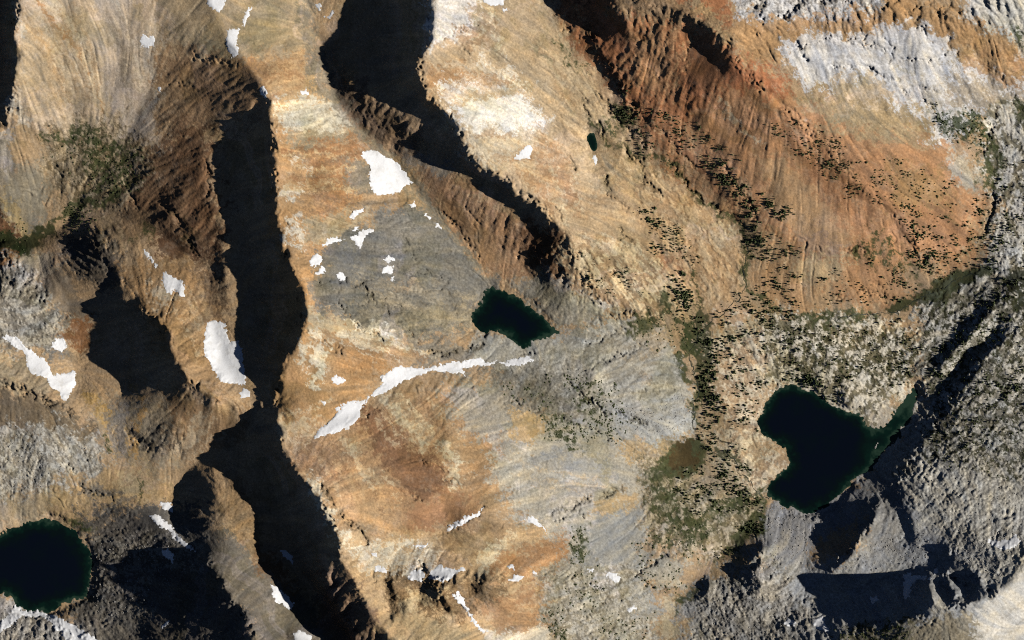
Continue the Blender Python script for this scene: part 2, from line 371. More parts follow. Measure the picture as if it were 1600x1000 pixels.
area((160,132,98), [(610,440),(650,440),(640,456),(612,452)], 5, 4, .4)
area((128,124,116), [(648,455),(690,452),(690,475),(655,475)], 5, 4, .1)
area((190,168,128), [(480,480),(560,512),(640,520),(620,535),(540,528),(480,520)], 6, 5, .3)
area((236,226,204), [(540,506),(600,505),(620,530),(580,525)], 4, 4, .2)
area((226,212,184), [(488,520),(500,505),(508,540),(505,585),(490,605),(484,590)], 4, 4, .3)
area((215,200,170), [(468,530),(480,530),(476,570),(468,570)], 3, 4, .3)
area((182,136,82), [(510,530),(560,535),(620,560),(590,585),(540,580),(515,560)], 8, 6, .35)
area((140,130,114), [(640,535),(740,520),(780,555),(740,565),(670,572),(640,560)], 5, 4, .7)
area((172,140,100), [(690,530),(750,518),(770,530),(720,545)], 4, 3, .2)
area((205,180,140), [(425,640),(440,655),(500,665),(480,690),(440,690)], 5, 4, .15)
# floor and walls of the valley to the upper lake
streak((140,128,106), [(470,-70),(482,60),(500,130),(540,180),(600,240),(640,282),(690,342),(760,424)], 20, 6, 4, .25)
area((146,118,90), [(530,120),(560,130),(610,180),(660,210),(640,250),(600,230),(550,180)], 7, 6, .6)
area((170,130,92), [(640,250),(700,268),(760,310),(852,362),(852,400),(792,440),(760,420),(700,350)], 6, 5, .5)
area((176,138,96), [(700,300),(720,300),(760,360),(790,410),(760,420),(720,360)], 8, 6, .2)
area((122,88,58), [(820,350),(880,360),(892,400),(880,440),(850,430),(820,390)], 5, 4, .5)
area((148,136,120), [(635,232),(700,262),(690,275),(640,260)], 5, 4, .2)
# flank of the second ridge
area((202,172,130), [(662,60),(760,40),(900,90),(960,200),(930,300),(880,360),(720,230),(660,140)], 8, 6, .3)
area((220,210,194), [(670,-80),(760,-80),(748,30),(720,60),(670,66)], 5, 5, .3)
area((186,160,124), [(740,20),(800,-80),(880,40),(830,90),(750,90)], 8, 6, .25)
area((176,142,104), [(712,46),(745,38),(752,75),(722,75)], 5, 5, .25)
streak((216,200,165), [(765,20),(775,60),(785,85)], 7, 3, 3)
area((190,145,94), [(660,102),(720,98),(790,118),(740,128),(665,140),(690,178),(670,170)], 5, 4, .15)
area((244,235,220), [(690,132),(720,124),(795,132),(842,160),(852,200),(820,216),(730,216),(712,188)], 6, 6, .12)
area((230,216,192), [(750,100),(840,118),(870,150),(800,140)], 8, 6, .15)
area((214,194,162), [(722,204),(850,205),(820,240),(760,262),(728,236)], 7, 6, .3)
area((186,146,100), [(790,232),(880,220),(900,300),(880,340),(830,300)], 7, 6, .25)
streak((214,194,152), [(862,255),(872,300),(880,345)], 8, 3, 3, .4)
streak((218,200,160), [(897,275),(903,310),(908,345)], 6, 3, 2)
area((190,160,118), [(870,330),(990,330),(1000,400),(900,420)], 10, 8, .3)
area((192,165,126), [(800,40),(900,100),(960,200),(990,260),(900,260),(860,170),(800,120)], 12, 8, .4)
area((178,142,98), [(870,125),(925,130),(920,170),(870,170)], 8, 6, .4, .8)
area((150,142,106), [(850,55),(880,60),(920,130),(935,220),(915,170),(880,100)], 6, 5, .2, .8)
area((160,112,72), [(845,-80),(880,-80),(935,90),(930,110),(890,60)], 6, 5, .3)
area((188,156,108), [(940,200),(1010,250),(1050,300),(1040,360),(990,330),(960,260)], 8, 6, .5)
area((162,146,120), [(930,265),(960,262),(962,300),(935,300)], 6, 5, .4)
# brown peak
area((172,112,68), [(862,-80),(1130,-80),(1146,70),(1182,130),(1120,182),(1060,202),(990,182),(940,100),(900,60)], 6, 5, .45)
area((186,136,90), [(985,60),(1040,40),(1060,90),(1050,150),(1010,160),(985,110)], 10, 8, .4)
area((140,94,60), [(1062,70),(1100,50),(1130,90),(1120,140),(1070,130),(1055,100)], 6, 4, .1)
area((172,140,96), [(1045,-30),(1080,-30),(1142,55),(1146,80),(1100,45)], 5, 4, 1.2)
area((150,120,84), [(940,-30),(1060,-10),(1110,45),(1050,40),(960,25)], 6, 5, 1.2)
streak((184,150,104), [(1085,48),(1062,78),(1054,110),(1058,134)], 4, 2, 2)
streak((172,136,92), [(1020,45),(1028,80),(1022,120)], 8, 4, 3)
area((182,140,90), [(1130,20),(1250,30),(1400,-10),(1520,20),(1660,70),(1660,120),(1560,110),(1480,60),(1420,30),(1360,52),(1270,48),(1220,62),(1210,110),(1160,100)], 7, 6, .6)
area((182,114,70), [(1125,115),(1160,92),(1225,120),(1245,160),(1190,175),(1140,150)], 8, 6, .1)
area((196,192,190), [(1150,-80),(1385,-80),(1372,14),(1250,24),(1190,30),(1150,22)], 5, 6, 1.2)
area((196,190,178), [(1505,-80),(1680,-80),(1680,78),(1560,52),(1508,28)], 5, 6, .8)
area((202,196,184), [(1570,40),(1680,60),(1680,150),(1590,80)], 8, 6, .6, .7)
# pale rock on the upper right
area((216,212,210), [(1228,62),(1270,50),(1360,56),(1400,30),(1432,44),(1482,60),(1502,92),(1562,120),(1680,140),(1680,168),(1522,172),(1482,232),(1455,242),(1440,202),(1332,166),(1300,142),(1256,130),(1228,96)], 4, 6, .16)
area((196,193,192), [(1290,75),(1380,70),(1440,100),(1400,125),(1330,105)], 8, 6, .2)
area((202,178,146), [(1310,118),(1350,114),(1402,142),(1382,172),(1290,168)], 6, 7, .2)
area((196,186,170), [(1400,115),(1440,125),(1500,165),(1440,165)], 8, 6, .2)
area((178,152,110), [(1250,150),(1320,155),(1440,170),(1460,205),(1400,225),(1280,205)], 8, 7, .25)
area((160,146,116), [(1295,172),(1330,168),(1330,190),(1300,192)], 5, 5, .2)
area((184,176,170), [(1222,172),(1262,178),(1290,206),(1260,210),(1228,190)], 5, 6, .4)
area((176,160,138), [(1480,110),(1600,140),(1660,170),(1560,170),(1490,165)], 10, 7, .3)
# red slopes
area((186,136,90), [(1140,128),(1230,152),(1300,195),(1480,222),(1532,282),(1522,402),(1440,450),(1350,482),(1280,440),(1222,380),(1150,280),(1060,202)], 10, 8, .2)
area((166,120,80), [(1235,215),(1340,225),(1490,300),(1510,390),(1430,360),(1330,310),(1270,265)], 12, 8, .3)
area((166,128,80), [(1380,255),(1480,270),(1480,330),(1400,320)], 12, 8, .3)
area((192,152,106), [(1182,240),(1236,256),(1302,330),(1335,370),(1296,404),(1240,372),(1200,310)], 10, 6, .1)
area((170,138,110), [(1246,372),(1280,362),(1320,392),(1290,410),(1256,395)], 7, 6, .15)
area((194,166,122), [(1222,398),(1330,400),(1310,440),(1250,440)], 8, 6, .25)
area((178,134,90), [(1310,420),(1370,430),(1440,455),(1380,482),(1320,460)], 8, 7, .2)
area((168,140,108), [(1400,420),(1460,400),(1470,440),(1420,450)], 8, 6, .3)
area((184,172,150), [(1488,235),(1525,260),(1540,290),(1505,290),(1480,260)], 5, 6, .5)
area((164,114,74), [(985,170),(1060,205),(1150,285),(1185,340),(1150,330),(1080,260),(1010,215)], 8, 6, .3)
area((168,118,72), [(1020,235),(1090,270),(1110,300),(1075,300),(1040,275)], 8, 6, .3)
area((186,150,104), [(1000,260),(1080,300),(1150,370),(1160,430),(1120,480),(1050,430),(1010,350)], 10, 8, .4)
area((192,164,118), [(880,380),(1000,390),(1060,440),(1080,500),(980,480),(900,430)], 10, 8, .35)
area((212,196,165), [(960,420),(1010,410),(1005,440),(970,440)], 8, 7, .3, .8)
area((206,190,158), [(1100,350),(1140,360),(1150,385),(1110,380)], 8, 6, .3, .8)
area((158,112,76), [(1030,392),(1068,392),(1075,418),(1035,420)], 5, 5, .1)
area((180,140,94), [(1170,430),(1220,390),(1260,450),(1280,490),(1200,480)], 8, 7, .3)
area((182,174,157), [(770,650),(880,640),(1000,690),(1020,760),(1010,860),(1030,1080),(870,1080),(850,900),(860,850),(800,800),(760,730)], 10, 8, .35)
# slabs between the upper lake and the stream
area((156,147,130), [(800,445),(850,428),(880,440),(925,472),(960,480),(930,505),(880,510),(845,485)], 5, 4, .5)
area((205,195,170), [(885,445),(920,462),(980,485),(940,490),(900,470)], 4, 5, .5, .8)
area((170,165,153), [(740,522),(870,520),(980,492),(1052,540),(1078,600),(1088,672),(1040,692),(980,702),(900,702),(862,622),(780,582),(740,562)], 5, 5, .5)
area((170,164,150), [(930,540),(1040,560),(1060,590),(980,600),(930,575)], 8, 7, .3)
area((174,173,168), [(925,620),(1060,620),(1086,668),(1040,690),(960,668)], 7, 6, .15)
area((122,115,100), [(760,572),(870,575),(910,640),(880,660),(800,620)], 8, 6, .7)
area((196,150,90), [(995,588),(1015,590),(1015,602),(1000,600)], 3, 3, .2)
area((188,158,108), [(970,552),(985,552),(985,562),(972,562)], 3, 3, .2)
area((190,162,120), [(985,505),(1050,510),(1050,545),(1010,560),(985,530)], 5, 6, .4)
# orange hill below the snow gully
area((178,140,96), [(450,702),(560,652),(640,612),(720,600),(800,650),(782,740),(742,820),(640,842),(540,822),(480,762)], 8, 6, .4)
area((164,154,136), [(690,592),(800,600),(860,660),(800,690),(740,690),(700,640)], 8, 7, .5)
area((138,100,68), [(562,642),(610,640),(650,692),(692,732),(702,762),(640,782),(600,722),(570,692)], 7, 6, .4)
area((150,116,80), [(470,700),(530,690),(560,760),(500,760),(470,730)], 10, 7, .5)
streak((208,188,150), [(598,612),(630,650),(672,690),(702,705),(716,752)], 16, 6, 6, .3)
streak((204,180,138), [(540,692),(568,730),(590,770)], 14, 6, 5, .3)
streak((216,200,165), [(712,715),(722,740),(705,765)], 7, 3, 3, .3)
area((196,155,104), [(500,765),(560,740),(620,790),(620,830),(560,820)], 8, 7, .25)
area((172,126,84), [(640,785),(700,765),(742,790),(730,815),(650,835),(635,815)], 6, 5, .1)
area((186,176,156), [(800,650),(900,660),(1000,720),(1000,820),(900,800),(800,790),(760,740)], 10, 8, .4)
area((172,168,160), [(840,715),(930,715),(960,750),(880,760),(830,750)], 8, 6, .15)
area((190,160,112), [(960,690),(1050,690),(1045,712),(990,722)], 5, 5, .3)
area((196,164,112), [(800,640),(850,650),(840,690),(800,700)], 6, 5, .2)
# bottom middle
area((198,164,116), [(530,840),(860,830),(880,1080),(640,1080),(590,960)], 8, 6, .3)
area((218,204,176), [(480,745),(500,760),(545,850),(600,850),(690,850),(700,880),(640,905),(580,890),(540,860),(500,800)], 6, 5, .15)
area((164,134,96), [(668,872),(690,832),(742,800),(768,806),(792,836),(742,872),(702,892)], 4, 3, .3)
area((215,195,155), [(740,885),(775,845),(800,830),(790,860),(755,892)], 4, 4, .15)
area((182,134,84), [(760,885),(800,860),(880,840),(892,880),(850,900),(780,900)], 7, 6, .2)
area((140,112,76), [(600,892),(660,900),(720,905),(790,905),(800,940),(720,965),(660,960),(610,950)], 6, 6, 1.4)
area((196,170,124), [(620,930),(700,915),(690,935),(630,960)], 5, 5, .5)
area((180,138,92), [(740,945),(860,915),(866,985),(780,985)], 5, 5, .15)
area((226,208,176), [(755,986),(860,984),(866,1080),(745,1080)], 3, 3, .1)
area((185,158,114), [(620,960),(720,970),(750,1080),(620,1080)], 6, 6, .6)
area((168,156,136), [(840,885),(900,870),(1000,900),(1010,1080),(870,1080)], 7, 6, .8)
area((164,162,156), [(935,800),(1000,790),(1010,850),(960,880),(930,920),(900,880)], 7, 6, .15)
area((164,163,158), [(975,900),(1010,900),(1040,965),(1000,975)], 6, 5, .1)
area((178,168,148), [(1000,880),(1040,865),(1075,880),(1060,915),(1010,910)], 5, 5, .7)
area((190,162,118), [(920,780),(985,765),(985,795),(930,800)], 6, 6, .3)
area((198,180,146), [(1035,940),(1060,935),(1055,1000),(1030,1020)], 5, 5, .2)
area((166,146,118), [(1000,700),(1100,690),(1190,780),(1200,850),(1090,860),(1010,840)], 8, 7, .5)
# granite around and beyond the heart-shaped lake
area((196,180,152), [(1085,520),(1200,492),(1340,490),(1425,520),(1432,602),(1350,665),(1200,602),(1190,785),(1095,700)], 8, 8, .8)
area((178,150,112), [(1090,560),(1150,560),(1160,680),(1100,690)], 8, 7, .4)
area((196,188,170), [(1260,505),(1310,505),(1300,545),(1260,540)], 6, 6, .6)
area((176,166,150), [(1300,590),(1390,600),(1400,640),(1380,668),(1350,660),(1310,630)], 5, 5, .7)
area((196,158,104), [(1300,500),(1360,505),(1360,540),(1310,530)], 8, 7, .4, .8)
area((186,180,167), [(1440,462),(1680,380),(1680,1080),(1400,1080),(1345,745),(1440,620),(1432,522)], 8, 8, 1.1)
area((176,168,154), [(1532,170),(1680,150),(1680,420),(1560,450),(1530,420),(1560,320)], 7, 8, 1.1)
area((196,190,180), [(1560,370),(1600,380),(1600,460),(1540,490),(1520,450)], 6, 7, 1.0, .8)
area((184,177,164), [(1480,640),(1600,560),(1660,700),(1600,850),(1480,780)], 14, 9, 1.0)
area((150,148,148), [(1190,792),(1320,768),(1362,745),(1345,802),(1272,852),(1262,892),(1212,905),(1180,862)], 5, 4, .4)
area((164,163,161), [(1180,880),(1300,880),(1440,780),(1500,850),(1560,920),(1520,1080),(1080,1080),(1110,920)], 8, 6, .9)
area((165,165,166), [(1415,780),(1470,840),(1460,880),(1400,890),(1330,895),(1380,830)], 6, 5, .5)
area((168,164,154), [(1035,1080),(1080,960),(1190,850),(1210,860),(1150,920),(1100,1000),(1090,1080)], 6, 5, .2)
area((204,198,188), [(1495,1080),(1520,975),(1552,930),(1600,890),(1680,850),(1680,1080)], 4, 4, .1)
area((142,132,112), [(1300,1080),(1330,985),(1440,965),(1510,960),(1530,1000),(1490,1080)], 6, 6, 1.0)
area((162,158,152), [(1060,930),(1110,900),(1200,880),(1240,930),(1280,1000),(1260,1080),(1070,1080)], 8, 7, .9)

area((146,144,142), [(1340,745),(1400,740),(1420,780),(1400,860),(1340,860)], 8, 6, .6)

# ---- finer traced streaks: chutes, beds and scree stripes
sr = np.random.default_rng(400)
def fan(A, B, n, cols, wid=(2, 4.5), op=(.5, .9), warp=2.0):
    A = np.array(A, float); B = np.array(B, float)
    for q in range(n):
        t = (q + sr.uniform(.1, .9)) / n
        p = A * (1 - t) + B * t
        a0, a1 = sorted(sr.uniform(0, 1, 2)); a0 *= .5; a1 = .55 + .45 * a1
        L = np.linspace(0, 1, len(p)); tt = np.linspace(a0, a1, len(p) + 2)
        pp = np.stack([np.interp(tt, L, p[:, 0]), np.interp(tt, L, p[:, 1])], -1)
        streak(cols[int(sr.integers(len(cols)))], [tuple(v) for v in pp], sr.uniform(*wid), 1.1, warp, None, sr.uniform(*op))
fan([(438,225),(500,228),(566,240)], [(440,335),(490,330),(556,318)], 26, [(212,182,132),(160,112,70),(196,150,92),(150,118,84)], (1.8, 4))
fan([(470,380),(510,352),(548,334)], [(500,395),(540,365),(600,318)], 8, [(190,170,134),(150,126,92)])
fan([(435,160),(490,155),(556,185)], [(445,212),(500,216),(556,208)], 10, [(222,208,180),(180,162,128)])
fan([(400,96),(440,92),(490,100)], [(420,150),(450,146),(490,140)], 10, [(196,156,104),(168,124,78)])
fan([(662,96),(730,100),(800,112)], [(690,180),(760,150),(830,150)], 16, [(226,206,172),(186,140,90),(206,172,126)], (2, 5))
fan([(700,60),(740,40),(752,20)], [(740,95),(775,70),(790,30)], 10, [(160,130,96),(216,200,168)])
fan([(725,205),(780,208),(840,215)], [(760,270),(810,262),(880,250)], 14, [(216,192,150),(180,142,98),(200,165,118)])
fan([(800,250),(840,280),(875,330)], [(890,240),(910,290),(920,345)], 14, [(206,172,126),(170,130,88),(214,190,148)])
fan([(820,60),(870,120),(900,200)], [(880,60),(930,130),(970,215)], 16, [(206,178,136),(166,136,98),(188,156,112),(150,136,98)])
fan([(900,345),(950,360),(1020,400)], [(900,420),(960,430),(1010,460)], 14, [(206,180,136),(168,134,94),(214,196,160)])
fan([(905,160),(940,215),(960,300)], [(985,190),(1010,240),(1040,320)], 14, [(200,172,124),(160,130,90),(140,122,80)])
fan([(990,20),(975,70),(965,125)], [(1110,55),(1070,110),(1040,160)], 26, [(196,148,98),(122,82,52),(180,128,82),(140,94,60)], (2, 5))
fan([(880,-20),(895,20),(915,60)], [(925,-20),(925,30),(935,60)], 8, [(120,82,54),(190,144,96)])
fan([(1150,140),(1230,235),(1300,340)], [(1240,170),(1330,260),(1420,350)], 22, [(196,150,100),(156,108,70),(178,126,82),(168,134,100)], (2.5, 6))
fan([(1010,215),(1090,290),(1150,350)], [(1090,205),(1160,290),(1220,380)], 18, [(190,148,100),(138,98,64),(170,122,80)], (2.5, 6))
fan([(1240,70),(1330,62),(1430,60)], [(1270,130),(1380,150),(1480,200)], 7, [(226,222,220),(184,178,174),(206,186,160),(170,164,160)], (2, 4.5))
fan([(1290,150),(1360,165),(1450,190)], [(1280,205),(1380,225),(1480,235)], 12, [(196,168,124),(160,138,102)])
fan([(1480,90),(1540,120),(1600,150)], [(1500,60),(1560,80),(1640,110)], 10, [(200,162,114),(170,128,84)])
fan([(30,20),(70,90),(100,170)], [(110,-10),(150,80),(165,180)], 22, [(206,184,148),(170,140,102),(196,160,112)], (2, 5))
fan([(150,0),(185,80),(200,190)], [(190,0),(230,90),(240,200)], 14, [(194,176,150),(164,144,120)], (2, 5))
fan([(260,0),(270,40),(262,80)], [(330,30),(320,60),(300,85)], 10, [(196,170,132),(160,138,104)])
fan([(255,440),(275,500),(310,560)], [(320,430),(340,490),(345,540)], 14, [(188,152,106),(140,108,74),(200,174,134)])
fan([(572,642),(600,680),(635,712)], [(650,600),(690,640),(730,690)], 22, [(214,190,148),(146,108,72),(190,152,104),(166,140,104)], (2, 4.5))
fan([(470,700),(500,740),(520,790)], [(600,720),(640,770),(650,830)], 22, [(200,164,114),(156,120,82),(212,186,142),(176,132,86)], (2, 5))
fan([(540,850),(610,862),(690,856)], [(545,900),(620,890),(690,870)], 12, [(220,206,176),(190,158,112)])
fan([(690,845),(720,820),(765,805)], [(705,890),(745,868),(792,838)], 12, [(184,154,112),(142,112,78)])
fan([(760,900),(820,880),(890,850)], [(780,985),(830,960),(862,930)], 14, [(196,152,102),(164,118,76),(212,180,132)])
fan([(430,640),(470,640),(520,620)], [(440,690),(470,680),(500,670)], 10, [(214,192,150),(180,142,92)])
fan([(480,510),(540,540),(600,570)], [(560,520),(640,540),(700,560)], 14, [(206,176,128),(166,126,82),(216,200,168)])
fan([(255,610),(255,660),(235,715)], [(385,655),(330,695),(290,712)], 20, [(180,152,116),(132,104,74),(196,174,140)], (2, 5))
fan([(150,630),(165,670),(180,715)], [(205,640),(205,680),(200,720)], 8, [(196,160,96),(150,138,122)])
fan([(645,255),(680,300),(720,350)], [(750,310),(775,360),(790,410)], 16, [(188,148,104),(140,104,72),(160,126,90)], (2, 5))
fan([(500,60),(520,130),(560,180)], [(470,20),(480,90),(500,150)], 8, [(160,144,116),(124,112,92)])
fan([(1510,1000),(1560,960),(1640,900)], [(1560,1010),(1600,990),(1650,960)], 10, [(214,206,194),(184,174,158)])
fan([(790,690),(850,720),(930,735)], [(800,760),(860,770),(960,775)], 14, [(196,188,172),(158,150,136),(200,176,138)])
fan([(900,520),(980,515),(1050,560)], [(880,580),(960,610),(1060,660)], 18, [(176,170,156),(134,128,114),(160,146,122)], (1.8, 4))
fan([(550,410),(620,440),(720,470)], [(530,470),(610,500),(720,505)], 16, [(150,142,126),(106,102,94),(160,142,112)], (1.8, 4))
streak((208,184,144), [(1128,160),(1145,190),(1168,209),(1188,222)], 4, 2, 2)

# ---- mosaics: pale outcrops standing out of darker soil and scrub
BUMP = np.zeros(SH, F)
def mosaic(pts, pale, soil, thr, lmin, lmax, up, seed, ang=0.0, st=1.0, op=.85, soft=10):
    w = window(pts, 30)
    if MX[w].size == 0: return
    m = smooth01((poly_sd(MX[w] + WXa[w] * 8, MY[w] + WYa[w] * 8, pts) + EDGE[w] * 5) / soft + .5)
    n = spec(SH, GD, lmin, lmax, 1.9, seed, ang, st)[w]
    o = smooth01((n - thr) * 2.6 + .5)
    put(w, m * o * op, pale, None); put(w, m * (1 - o) * op, soil, None)
    BUMP[w] += m * smooth01((n - thr) * 1.5 + .4) * up
mosaic([(1190,495),(1340,490),(1430,515),(1435,600),(1350,660),(1300,620),(1270,600),(1200,600),(1180,540)], (224,214,194), (108,100,68), -.15, 6, 60, 1.2, 301)
mosaic([(1105,520),(1195,520),(1195,600),(1185,700),(1235,700),(1230,760),(1190,780),(1150,720),(1120,640)], (212,194,164), (168,138,104), .0, 6, 50, 1.0, 302)
mosaic([(1440,462),(1640,380),(1640,700),(1560,720),(1480,740),(1400,740),(1440,640),(1432,522)], (204,198,186), (128,122,106), -.2, 6, 70, 1.3, 303, math.radians(-47), 2.2)
mosaic([(1540,165),(1660,150),(1660,430),(1570,440),(1560,330),(1530,260)], (212,206,194), (112,104,78), -.3, 6, 60, 1.2, 304)
mosaic([(1480,700),(1640,640),(1640,840),(1560,900),(1490,850),(1420,770)], (196,191,180), (158,153,144), -.1, 3, 30, .6, 305, math.radians(-47), 1.8)
mosaic([(850,890),(1000,880),(1020,1010),(870,1010)], (196,188,172), (150,140,118), -.15, 4, 36, .8, 306)
mosaic([(1000,700),(1100,760),(1190,790),(1120,880),(1010,850)], (192,178,152), (122,112,80), .0, 5, 40, 1.2, 307)
mosaic([(80,200),(200,200),(240,260),(190,320),(110,330),(70,260)], (176,156,124), (112,96,66), -.1, 4, 36, .8, 308)
mosaic([(-80,420),(40,410),(100,500),(90,550),(-80,540)], (182,174,160), (118,110,98), -.1, 4, 40, 1.4, 309, math.radians(60), 1.8)
mosaic([(-80,670),(100,665),(170,700),(140,745),(0,780),(-80,790)], (190,184,172), (142,132,116), -.2, 4, 40, 1.0, 310)
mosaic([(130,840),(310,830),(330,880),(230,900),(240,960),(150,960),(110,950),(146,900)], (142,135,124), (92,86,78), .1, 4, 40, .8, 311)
mosaic([(-80,930),(60,960),(140,1000),(-80,1080)], (188,180,168), (140,132,122), -.1, 3, 26, 1.0, 312)
mosaic([(820,-20),(930,120),(1000,250),(960,330),(900,240),(860,150)], (208,180,136), (176,146,104), .2, 4, 40, .5, 313, math.radians(55), 2.5, .5)
mosaic([(1200,-60),(1390,-60),(1370,15),(1250,24),(1150,25)], (212,208,206), (150,144,138), -.5, 5, 40, .4, 314, math.radians(-35), 2.0)
mosaic([(1100,920),(1200,870),(1260,950),(1240,1010),(1080,1010)], (172,166,156), (122,116,106), .0, 4, 30, 1.5, 315)
mosaic([(560,460),(640,440),(760,470),(730,520),(640,530),(560,510)], (166,152,126), (126,118,102), .0, 4, 50, .8, 316, math.radians(20), 2.2, .6)
mosaic([(880,520),(1000,500),(1070,560),(1060,660),(920,640),(800,580)], (190,184,171), (152,145,131), .0, 4, 50, .7, 317, math.radians(-25), 2.6, .6)
mosaic([(740,570),(860,575),(920,650),(860,660),(780,620)], (146,140,126), (116,110, 96), .0, 4, 24, .7, 318, 0, 1, .6)

mosaic([(862,385),(930,378),(1000,385),(1050,440),(1060,490),(980,485),(920,455),(880,430)], (212,190,148), (152,118,80), -.1, 5, 50, 1.4, 320, math.radians(40), 1.8, .7)
mosaic([(1010,260),(1080,310),(1150,380),(1160,440),(1100,470),(1040,400),(1000,320)], (204,176,132), (160,126,86), -.1, 5, 50, 1.2, 321, math.radians(50), 2.0, .6)

# ---- green ground: turf and wet meadow
GREEN = np.zeros(SH, F)
gn = spec(SH, GD, 4, 30, 1.6, 31)
def meadow(pts, dens=1.0, soft=5, warp=5, col=(66, 74, 38)):
    w = window(pts, 30)
    if MX[w].size == 0: return
    sd = poly_sd(MX[w] + WXa[w] * warp, MY[w] + WYa[w] * warp, pts)
    m = smooth01(sd / (2 * soft) + 0.5)
    thr = 1.3 - 2.9 * dens
    m = m * smooth01((gn[w] - thr) * 1.2 + 0.5)
    put(w, m * .92, col, .1); GREEN[w] = np.maximum(GREEN[w], m)
def rill(pts, width, dens=1.0, col=(66, 74, 38)):
    w = window(pts, 30)
    sd = width * .5 - seg_dist(MX[w] + WXa[w] * 3, MY[w] + WYa[w] * 3, pts, False)
    m = smooth01(sd / 4 + 0.5)
    m = m * smooth01((gn[w] - (1.3 - 2.9 * dens)) * 1.2 + 0.5)
    put(w, m * .9, col, .1); GREEN[w] = np.maximum(GREEN[w], m)
meadow([(1380,482),(1432,456),(1480,425),(1530,412),(1562,415),(1545,432),(1495,452),(1478,478),(1475,505),(1470,480),(1440,470),(1400,492)], 1.7, 3, 3, col=(52,62,32))
meadow([(1560,440),(1610,400),(1640,440),(1610,480),(1585,500),(1575,470)], .9, col=(42,48,28))
meadow([(1230,488),(1360,482),(1370,502),(1250,510)], .7)
meadow([(1022,462),(1040,450),(1052,470),(1050,490),(1035,486)], 1.0)
meadow([(985,490),(1030,490),(1040,515),(1000,522),(980,530)], 1.1)
meadow([(1060,505),(1085,500),(1090,540),(1070,550)], 1.0)
rill([(1052,252),(1072,285),(1095,315),(1130,330),(1155,348)], 9, 1.0)
rill([(1157,350),(1162,380),(1168,400),(1160,425),(1165,445),(1190,470),(1215,485)], 10, .8)
rill([(1085,430),(1088,480),(1085,520)], 10, .6)
rill([(1060,500),(1085,540),(1055,560),(1075,590),(1095,610),(1082,635),(1086,665)], 11, .85)
rill([(1095,500),(1098,560),(1100,610)], 26, 1.0, (62, 68, 38))
meadow([(1010,750),(1020,725),(1050,690),(1095,680),(1110,700),(1095,720),(1080,745),(1050,745)], 1.4, 4, 4)
area((82,68,38), [(1048,704),(1060,688),(1084,685),(1090,698),(1077,728),(1064,738),(1050,724)], 4, 5, .05)
rill([(1095,700),(1120,705),(1150,715),(1165,745)], 12, .9, (74,76,46))
meadow([(1010,755),(1050,752),(1062,775),(1050,790),(1030,785)], .9)
meadow([(1060,800),(1110,800),(1110,840),(1080,850),(1050,830),(1005,780),(1020,780)], .7)
meadow([(1095,785),(1150,770),(1200,760),(1195,790),(1120,810)], .75)
meadow([(1120,880),(1150,830),(1180,795),(1200,800),(1190,830),(1140,868)], .95)
meadow([(1010,830),(1040,840),(1060,860),(1045,862)], .9)
meadow([(1050,935),(1090,912),(1085,930),(1060,955)], .8)
rill([(925,190),(960,230),(1000,245),(1050,250)], 8, .6)
meadow([(930,200),(975,160),(990,190),(965,210)], .5)
meadow([(970,165),(985,165),(990,195),(975,190)], .9)
meadow([(1450,170),(1540,175),(1540,215),(1480,215)], .75, col=(60,72,40))
meadow([(1530,190),(1560,220),(1565,300),(1535,300),(1530,250)], .6)
meadow([(1585,160),(1640,150),(1640,200),(1590,190)], .9)
meadow([(1580,40),(1600,40),(1605,75),(1590,70)], .9)
meadow([(18,392),(50,350),(80,350),(90,365),(70,374),(45,400)], 1.5, 3, 3, col=(44,56,24))
meadow([(-70,362),(5,362),(45,383),(30,397),(-70,388)], 1.4, 3, 3, col=(44,56,24))
rill([(80,350),(112,325),(130,312),(160,318),(185,300)], 12, .9)
rill([(60,215),(110,220),(125,195),(155,200)], 12, .7)
meadow([(120,200),(170,210),(215,240),(220,290),(180,300),(140,300),(130,240)], .55)
meadow([(215,360),(225,352),(238,360),(236,368),(220,366)], 1.0)
meadow([(190,372),(208,364),(212,370),(195,378)], 1.0)
meadow([(270,330),(290,350),(310,385),(295,370),(278,350)], .8, col=(46,48,28))  # shadow of a small rib, painted in as a dark strip
meadow([(95,812),(110,806),(140,810),(145,830),(115,826)], .8)
rill([(222,752),(220,780)], 7, .9); rill([(165,680),(172,708)], 5, .8)
meadow([(840,640),(880,650),(905,690),(920,710),(900,705),(860,680)], .5)
meadow([(895,820),(915,830),(915,870),(895,885)], .6)
meadow([(855,960),(875,970),(880,1000),(860,1000)], .6)
meadow([(880,600),(930,600),(950,650),(900,640)], .3)
meadow([(900,90),(925,100),(910,120),(860,70),(862,55)], .3)
meadow([(1330,980),(1420,965),(1420,1010),(1300,1010)], .5, col=(80,78,48))
meadow([(1320,400),(1360,350),(1400,380),(1440,440),(1380,420)], .35)
meadow([(1430,470),(1640,430),(1640,760),(1440,720),(1450,600)], .38, col=(62,62,38))
meadow([(1190,500),(1430,520),(1430,600),(1250,600)], .34, col=(72,70,42))

